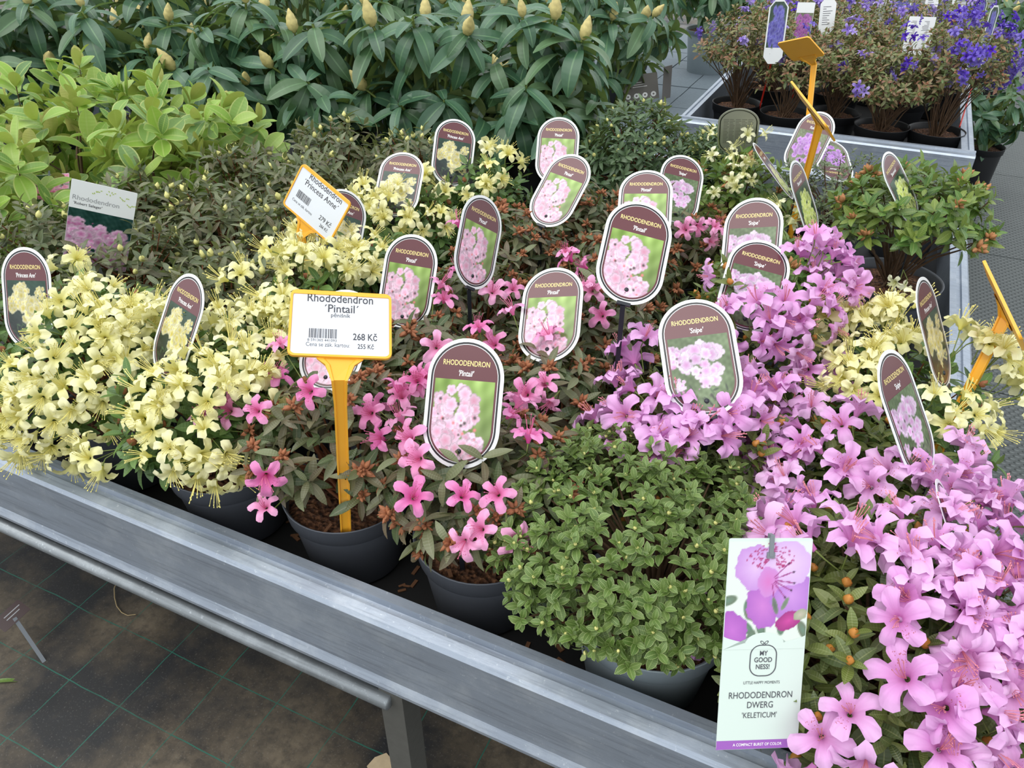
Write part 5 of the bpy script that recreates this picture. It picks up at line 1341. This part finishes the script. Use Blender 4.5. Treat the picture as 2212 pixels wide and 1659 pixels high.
# white swoosh and arch below the photo
a_ = [(-w / 2 + .0004, -.004), (-w / 2 + .0004, .0100)] + [(-w / 2 + w * t, .0100 - .0085 * math.sin(math.pi * min(1, t * 1.0)) ** .8) for t in np.linspace(.04, .28, 7)] + \
     [(.021 * math.cos(q), .0008 + .0128 * math.sin(q)) for q in np.linspace(math.pi * .95, math.pi * .05, 12)] + \
     [(-w / 2 + w * t, .0100 - .0085 * math.sin(math.pi * t) ** .8) for t in np.linspace(.72, .96, 7)] + [(w / 2 - .0004, .0100), (w / 2 - .0004, -.004)]
link('white_arch', MD().add([(x, y, 0) for x, y in a_], [tuple(range(len(a_) - 1, -1, -1))]).mesh('white_arch', MINTC, False), o, Z_(TK + .0003))
lg = MD(); ring_md(lg, [(x, y - .016) for x, y in rrect(.0285, .0335, .011, 8)], [(x, y - .016) for x, y in rrect(.0265, .0315, .010, 8)], 0)
for s in (-1, 1):
    lo_ = [(s * .0022 + .0026 * math.cos(q) * math.cos(.7 * s) - .0015 * math.sin(q) * math.sin(.7 * s), .0030 + .0026 * math.cos(q) * math.sin(.7 * s) * 1. + .0015 * math.sin(q) * math.cos(.7 * s)) for q in np.linspace(0, 6.283, 13)[:-1]]
    cx = sum(p[0] for p in lo_) / 12; cy = sum(p[1] for p in lo_) / 12
    ring_md(lg, lo_, [(cx + (x - cx) * .62, cy + (y - cy) * .62) for x, y in lo_], 0)
link('logo', lg.mesh('logo', GREYT, False), o, Z_(TK + .0005))
for s, y, size, mt, b_, sq in (('MY', -.0085, .0072, GREYT, .012, .85), ('GOOD', -.0155, .0072, GREYT, .012, .85), ('NESS!', -.0228, .0072, GREYT, .012, .85), ('LITTLE HAPPY MOMENTS', -.0395, .0043, GREYT, 0, .8),
                           ('RHODODENDRON', -.0530, .0098, GREYT, 0, .80), ('DWERG', -.0635, .0098, GREYT, 0, .80), ("'KELETICUM'", -.0745, .0084, GREYT, 0, .80)):
    link('lettering', text_mesh(s, size, mt, 'CENTER', b_, 0., sq), o, Z_(TK + .0005, 0, y))
bar = link('purple_bar', MD().add([(-w / 2, -h / 2 + .0003, 0), (w / 2, -h / 2 + .0003, 0), (w / 2, -h / 2 + .0098, 0), (-w / 2, -h / 2 + .0098, 0)], [(0, 1, 2, 3)]).mesh('purple_bar', PURPLE, False), o, Z_(TK + .0002))
link('lettering', text_mesh('A COMPACT BURST OF COLOR', .0043, WHITET, 'CENTER', .01, 0., .85), bar, Z_(.0002, 0, -h / 2 + .005))
hk = MD(); box_md(hk, -.002, .0022, h / 2 - .018, h / 2 + .004, TK, .003); box_md(hk, -.004, .004, h / 2 - .020, h / 2 - .014, TK, .0025)
box_md(hk, -.002, .002, h / 2 - .16, h / 2 + .004, -.004, -TK)
link('hook', hk.mesh('hook', GREYST, False), o)
o.matrix_basis = o.matrix_basis @ Matrix.Scale(KSC, 4)

# Robert Seleger card
w, h = .115, .175
o, m = rect_card('RS', w, h, 'plant_card', 'white and photo card reading Robert Seleger among bronze-green leaves', WHITEC, (-1.37, .93, .68))
link('photo', photo_mesh('rs', lambda y: w / 2 - .0005, -h / 2 + .001, .030, 60, 60, 21), o, Z_(TK + .0001))
link('lettering', text_mesh('Rhododendron', .0135, LIGHTT, 'CENTER', 0), o, Z_(TK + .0003, -.012, .052)); link('lettering', text_mesh("'Robert Seleger'", .0078, DARKT, 'CENTER', .006), o, Z_(TK + .0003, -.025, .0405))
tw = MD(); g_ = np.random.default_rng(8)
for bx, by in ((-.012, .078), (.036, .074), (.05, .062), (.012, .080)):
    for q in range(6):
        a = -.6 - q * .5 + g_.uniform(-.2, .2); cx_, cy_ = bx + q * .0036 - .009, by - g_.uniform(0, .010); l_ = .0045
        tw.add([(cx_, cy_, 0), (cx_ + l_ * .5 * math.cos(a + .5), cy_ + l_ * .5 * math.sin(a + .5), 0), (cx_ + l_ * math.cos(a), cy_ + l_ * math.sin(a), 0), (cx_ + l_ * .5 * math.cos(a - .5), cy_ + l_ * .5 * math.sin(a - .5), 0)], [(0, 1, 2, 3)])
link('printed_twigs', tw.mesh('printed_twigs', plain('leaf_print_green', (168, 190, 84), .4), False), o, Z_(TK + .0003))
# pink photo tag behind it
w, h = .09, .10
o, m = rect_card('PK', w, h, 'plant_card', 'small tag with a deep pink flower photo under the lime leaves', WHITEC, (-1.80, 1.16, .68))
link('photo', photo_mesh('pk', lambda y: w / 2 - .0005, -h / 2 + .001, h / 2 - .001, 40, 40, 22), o, Z_(TK + .0001))
hk = box_md(MD(), -.002, .002, h / 2 - .018, h / 2 + .010, TK, .003); link('hook', hk.mesh('hook', GREYST, False), o)
# grey information tag and its turned neighbour behind the dark budding plant
GCARD = plain('grey_brown_card', (112, 108, 104), .45)
o, m = rect_card('GR', .15, .11, 'plant_card', 'grey information tag with round white symbols behind the dark budding plant', GCARD, (-1.03, 3.25, .21))
sy = MD()
for q in range(4): ring_md(sy, [(-.052 + q * .035 + .011 * math.cos(a), -.034 + .011 * math.sin(a)) for a in np.linspace(0, 6.283, 17)[:-1]], [(-.052 + q * .035 + .004 * math.cos(a), -.034 + .004 * math.sin(a)) for a in np.linspace(0, 6.283, 17)[:-1]], 0)
for q in range(3): box_md(sy, -.03, .03 - q * .01, .002 + q * .009, .0045 + q * .009, 0, .0001)
box_md(sy, -.05, -.036, .018, .034, 0, .0001)
link('symbols', sy.mesh('symbols', WHITET, False), o, Z_(TK + .0002))
link('clip', box_md(MD(), -.010, .010, .11 / 2 - .006, .11 / 2 + .008, -.003, .004).mesh('clip', GREYST, False), o)
o, m = rect_card('GE', POSE['GE'][2], POSE['GE'][3], 'plant_card', 'grey tag seen edge-on beside the grey information tag', GCARD, (-.84, 3.25, .01))
o, m = rect_card('WP', .13, .15, 'plant_card', 'white tag with a pink bar deep among the tall shrubs', WHITEC, (-1.73, 4.85, .015))
link('pink_bar', MD().add([(-.065, -.075, 0), (.065, -.075, 0), (.065, -.062, 0), (-.065, -.062, 0)], [(0, 1, 2, 3)]).mesh('pink_bar', plain('pink_print', (214, 90, 130), .4), False), o, Z_(TK + .0002))
for s, y in (('RHODODENDRON', .0), ('1 KG.', -.018)): link('lettering', text_mesh(s, .013, LIGHTT), o, Z_(TK + .0003, 0, y))
link('photo', photo_mesh('pk', lambda y: .0645, .015, .0745, 24, 14, 23), o, Z_(TK + .0001))
rect_card('WQ', POSE['WQ'][2], POSE['WQ'][3], 'plant_card', 'small white tag far behind the pink-barred one', WHITEC, (-1.73, 5.5, .3))

# tags on the rear bench
for key, label, photo, rs in (('T1', 'long octagonal tag with blue flower photo on a red stake next to the pavers', 'bl', (-.454, 3.27, .655)), ('T2', 'folded tag with purple flower photo behind the long octagonal tag', 'li', (-.36, 3.50, .655)),
                              ('T3', 'white-backed octagonal tag next to the folded purple tag', None, (-.30, 3.70, .655)), ('T4', 'octagonal blue photo tag at the back of the violet bench', 'bl', (-.06, 4.36, .655)),
                              ('T5', 'white text-covered card behind the deep violet corner plant', None, (.05, 3.55, .655)), ('T6', 'narrow white-backed tag above the white text card', None, (.07, 4.17, .655)),
                              ('T7', 'white-backed tag with barcode at the back of the violet bench', None, (.18, 4.23, .655)), ('T8', 'turned white-edged tag above the long blue one at the bench end', 'bl', (.255, 3.99, .655)),
                              ('T9', 'long turned blue photo tag on a red stake above the corner violet plant', 'bl', (.265, 3.30, .655)), ('T10', 'thin turned strip tag on a red stake at the back of the violet bench', None, (-.105, 4.05, .655))):
    w, h = POSE[key][2], POSE[key][3]
    oc = octagon(w, h, w * .35) if key not in ('T2', 'T5', 'T10') else None
    o, m = rect_card(key, w, h, 'stake_label', label, WHITEC, rs, REDST, oc)
    if photo:
        hf = (lambda w_, h_: (lambda y: w_ / 2 - .005 - max(0, abs(y) - (h_ / 2 - w_ * .35)) * .8))(w, h) if oc else (lambda w_: (lambda y: w_ / 2 - .001))(w)
        y0 = -h / 2 + (h * .26 if key in ('T1', 'T9') else .006); y1 = h / 2 - (.006 if key != 'T2' else h * .24)
        link('photo', photo_mesh(photo, hf, y0, y1, 24, 40, 31), o, Z_(TK + .0002))
        if key == 'T2': link('lettering', text_mesh('Goldstar', w * .22, DARKT), o, Z_(TK + .0003, 0, h * .40)) if False else None
    else:
        ln = MD(); g_ = np.random.default_rng(len(label))
        if key == 'T5':
            for cx_ in (-.016, .026):
                for q in range(24):
                    l_ = g_.uniform(.006, .022); y_ = .048 - q * .0042
                    box_md(ln, cx_ - l_, cx_, y_, y_ + .0013, 0, .0001)
        else:
            for q in range(9): box_md(ln, -w * .3, g_.uniform(-w * .1, w * .3), h * .25 - q * h * .06, h * .25 - q * h * .06 + .002, 0, .0001)
        link('small_print', ln.mesh('small_print', GREYT, False), o, Z_(TK + .0002))

# ------------------------------------------------------------------ things on the fabric below the bench
w, h = POSE['GT'][2], POSE['GT'][3]
o, m = rect_card('GT', w, h, 'fallen_label', 'dark brown label on a grey stake lying on the weed fabric', plain('dark_brown_card', (58, 42, 42), .4))
md = MD(); flat_stake(md, (0, -h / 2 + .01, .002), (-.030, -.13, -.05), .004, .0012, (1, 0, 0)); link('stake', md.mesh('stake', GREYST, False), o)
link('small_print', box_md(box_md(MD(), -w * .2, w * .4, .006, .008, 0, .0001), -w * .2, w * .3, -.002, 0, 0, .0001).mesh('small_print', LIGHTT, False), o, Z_(TK + .0002))
lf = link('fallen_leaf', leaf_md(.075, .012, .15, .5, 6, 2, 1., .1, .4, 3).mesh('fallen_leaf', MAT['shamrock']), None, Matrix.Translation((-1.47, .43, .004)) @ Matrix.Rotation(-1.0, 4, 'Z'))
tag(lf, 'narrow green fallen leaf on the weed fabric', 'leaf')
cb = MD(); ol = [(0, 0), (.03, -.012), (.05, .008), (.045, .03), (.02, .04), (.004, .022)]
prism_md(cb, ol, 0, .004)
ct = link('fallen_chip', cb.mesh('fallen_chip', plain('pale_wood_chip', (176, 158, 128), .8, noise=.2, nscale=60), False), None, Matrix.Translation((-.615, .625, .001)))
tag(ct, 'flat pale wood chip on the weed fabric beside the bench leg', 'debris')
tw = link('dry_twig', tube_md(MD(), [(-1.45, .76, .004), (-1.435, .735, .005), (-1.41, .714, .005), (-1.385, .698, .005), (-1.36, .690, .004), (-1.34, .690, .004), (-1.325, .70, .004)], [.0012] * 7, 5, False).mesh('dry_twig', plain('dry_straw', (150, 132, 96), .8)))
tag(tw, 'curved dry twig lying on the weed fabric under the bench', 'debris')
# bark crumbs on the tray between the front pots
g_ = np.random.default_rng(77)
for i in range(34):
    px_ = g_.choice([-.495, -.245, -.25, -.72]); x_ = px_ + g_.normal(0, .018); y_ = g_.uniform(.58, .70)
    cr = link('bark_crumb', chip_me[i % 3], None, Matrix.Translation((x_, y_, .5565)) @ Matrix.Rotation(g_.uniform(0, 6), 4, 'Z') @ Matrix.Scale(g_.uniform(.6, 1.2), 4))
    tag(cr, 'brown bark crumb on the black tray between the front pots', 'debris', 'bark crumbs on the tray')
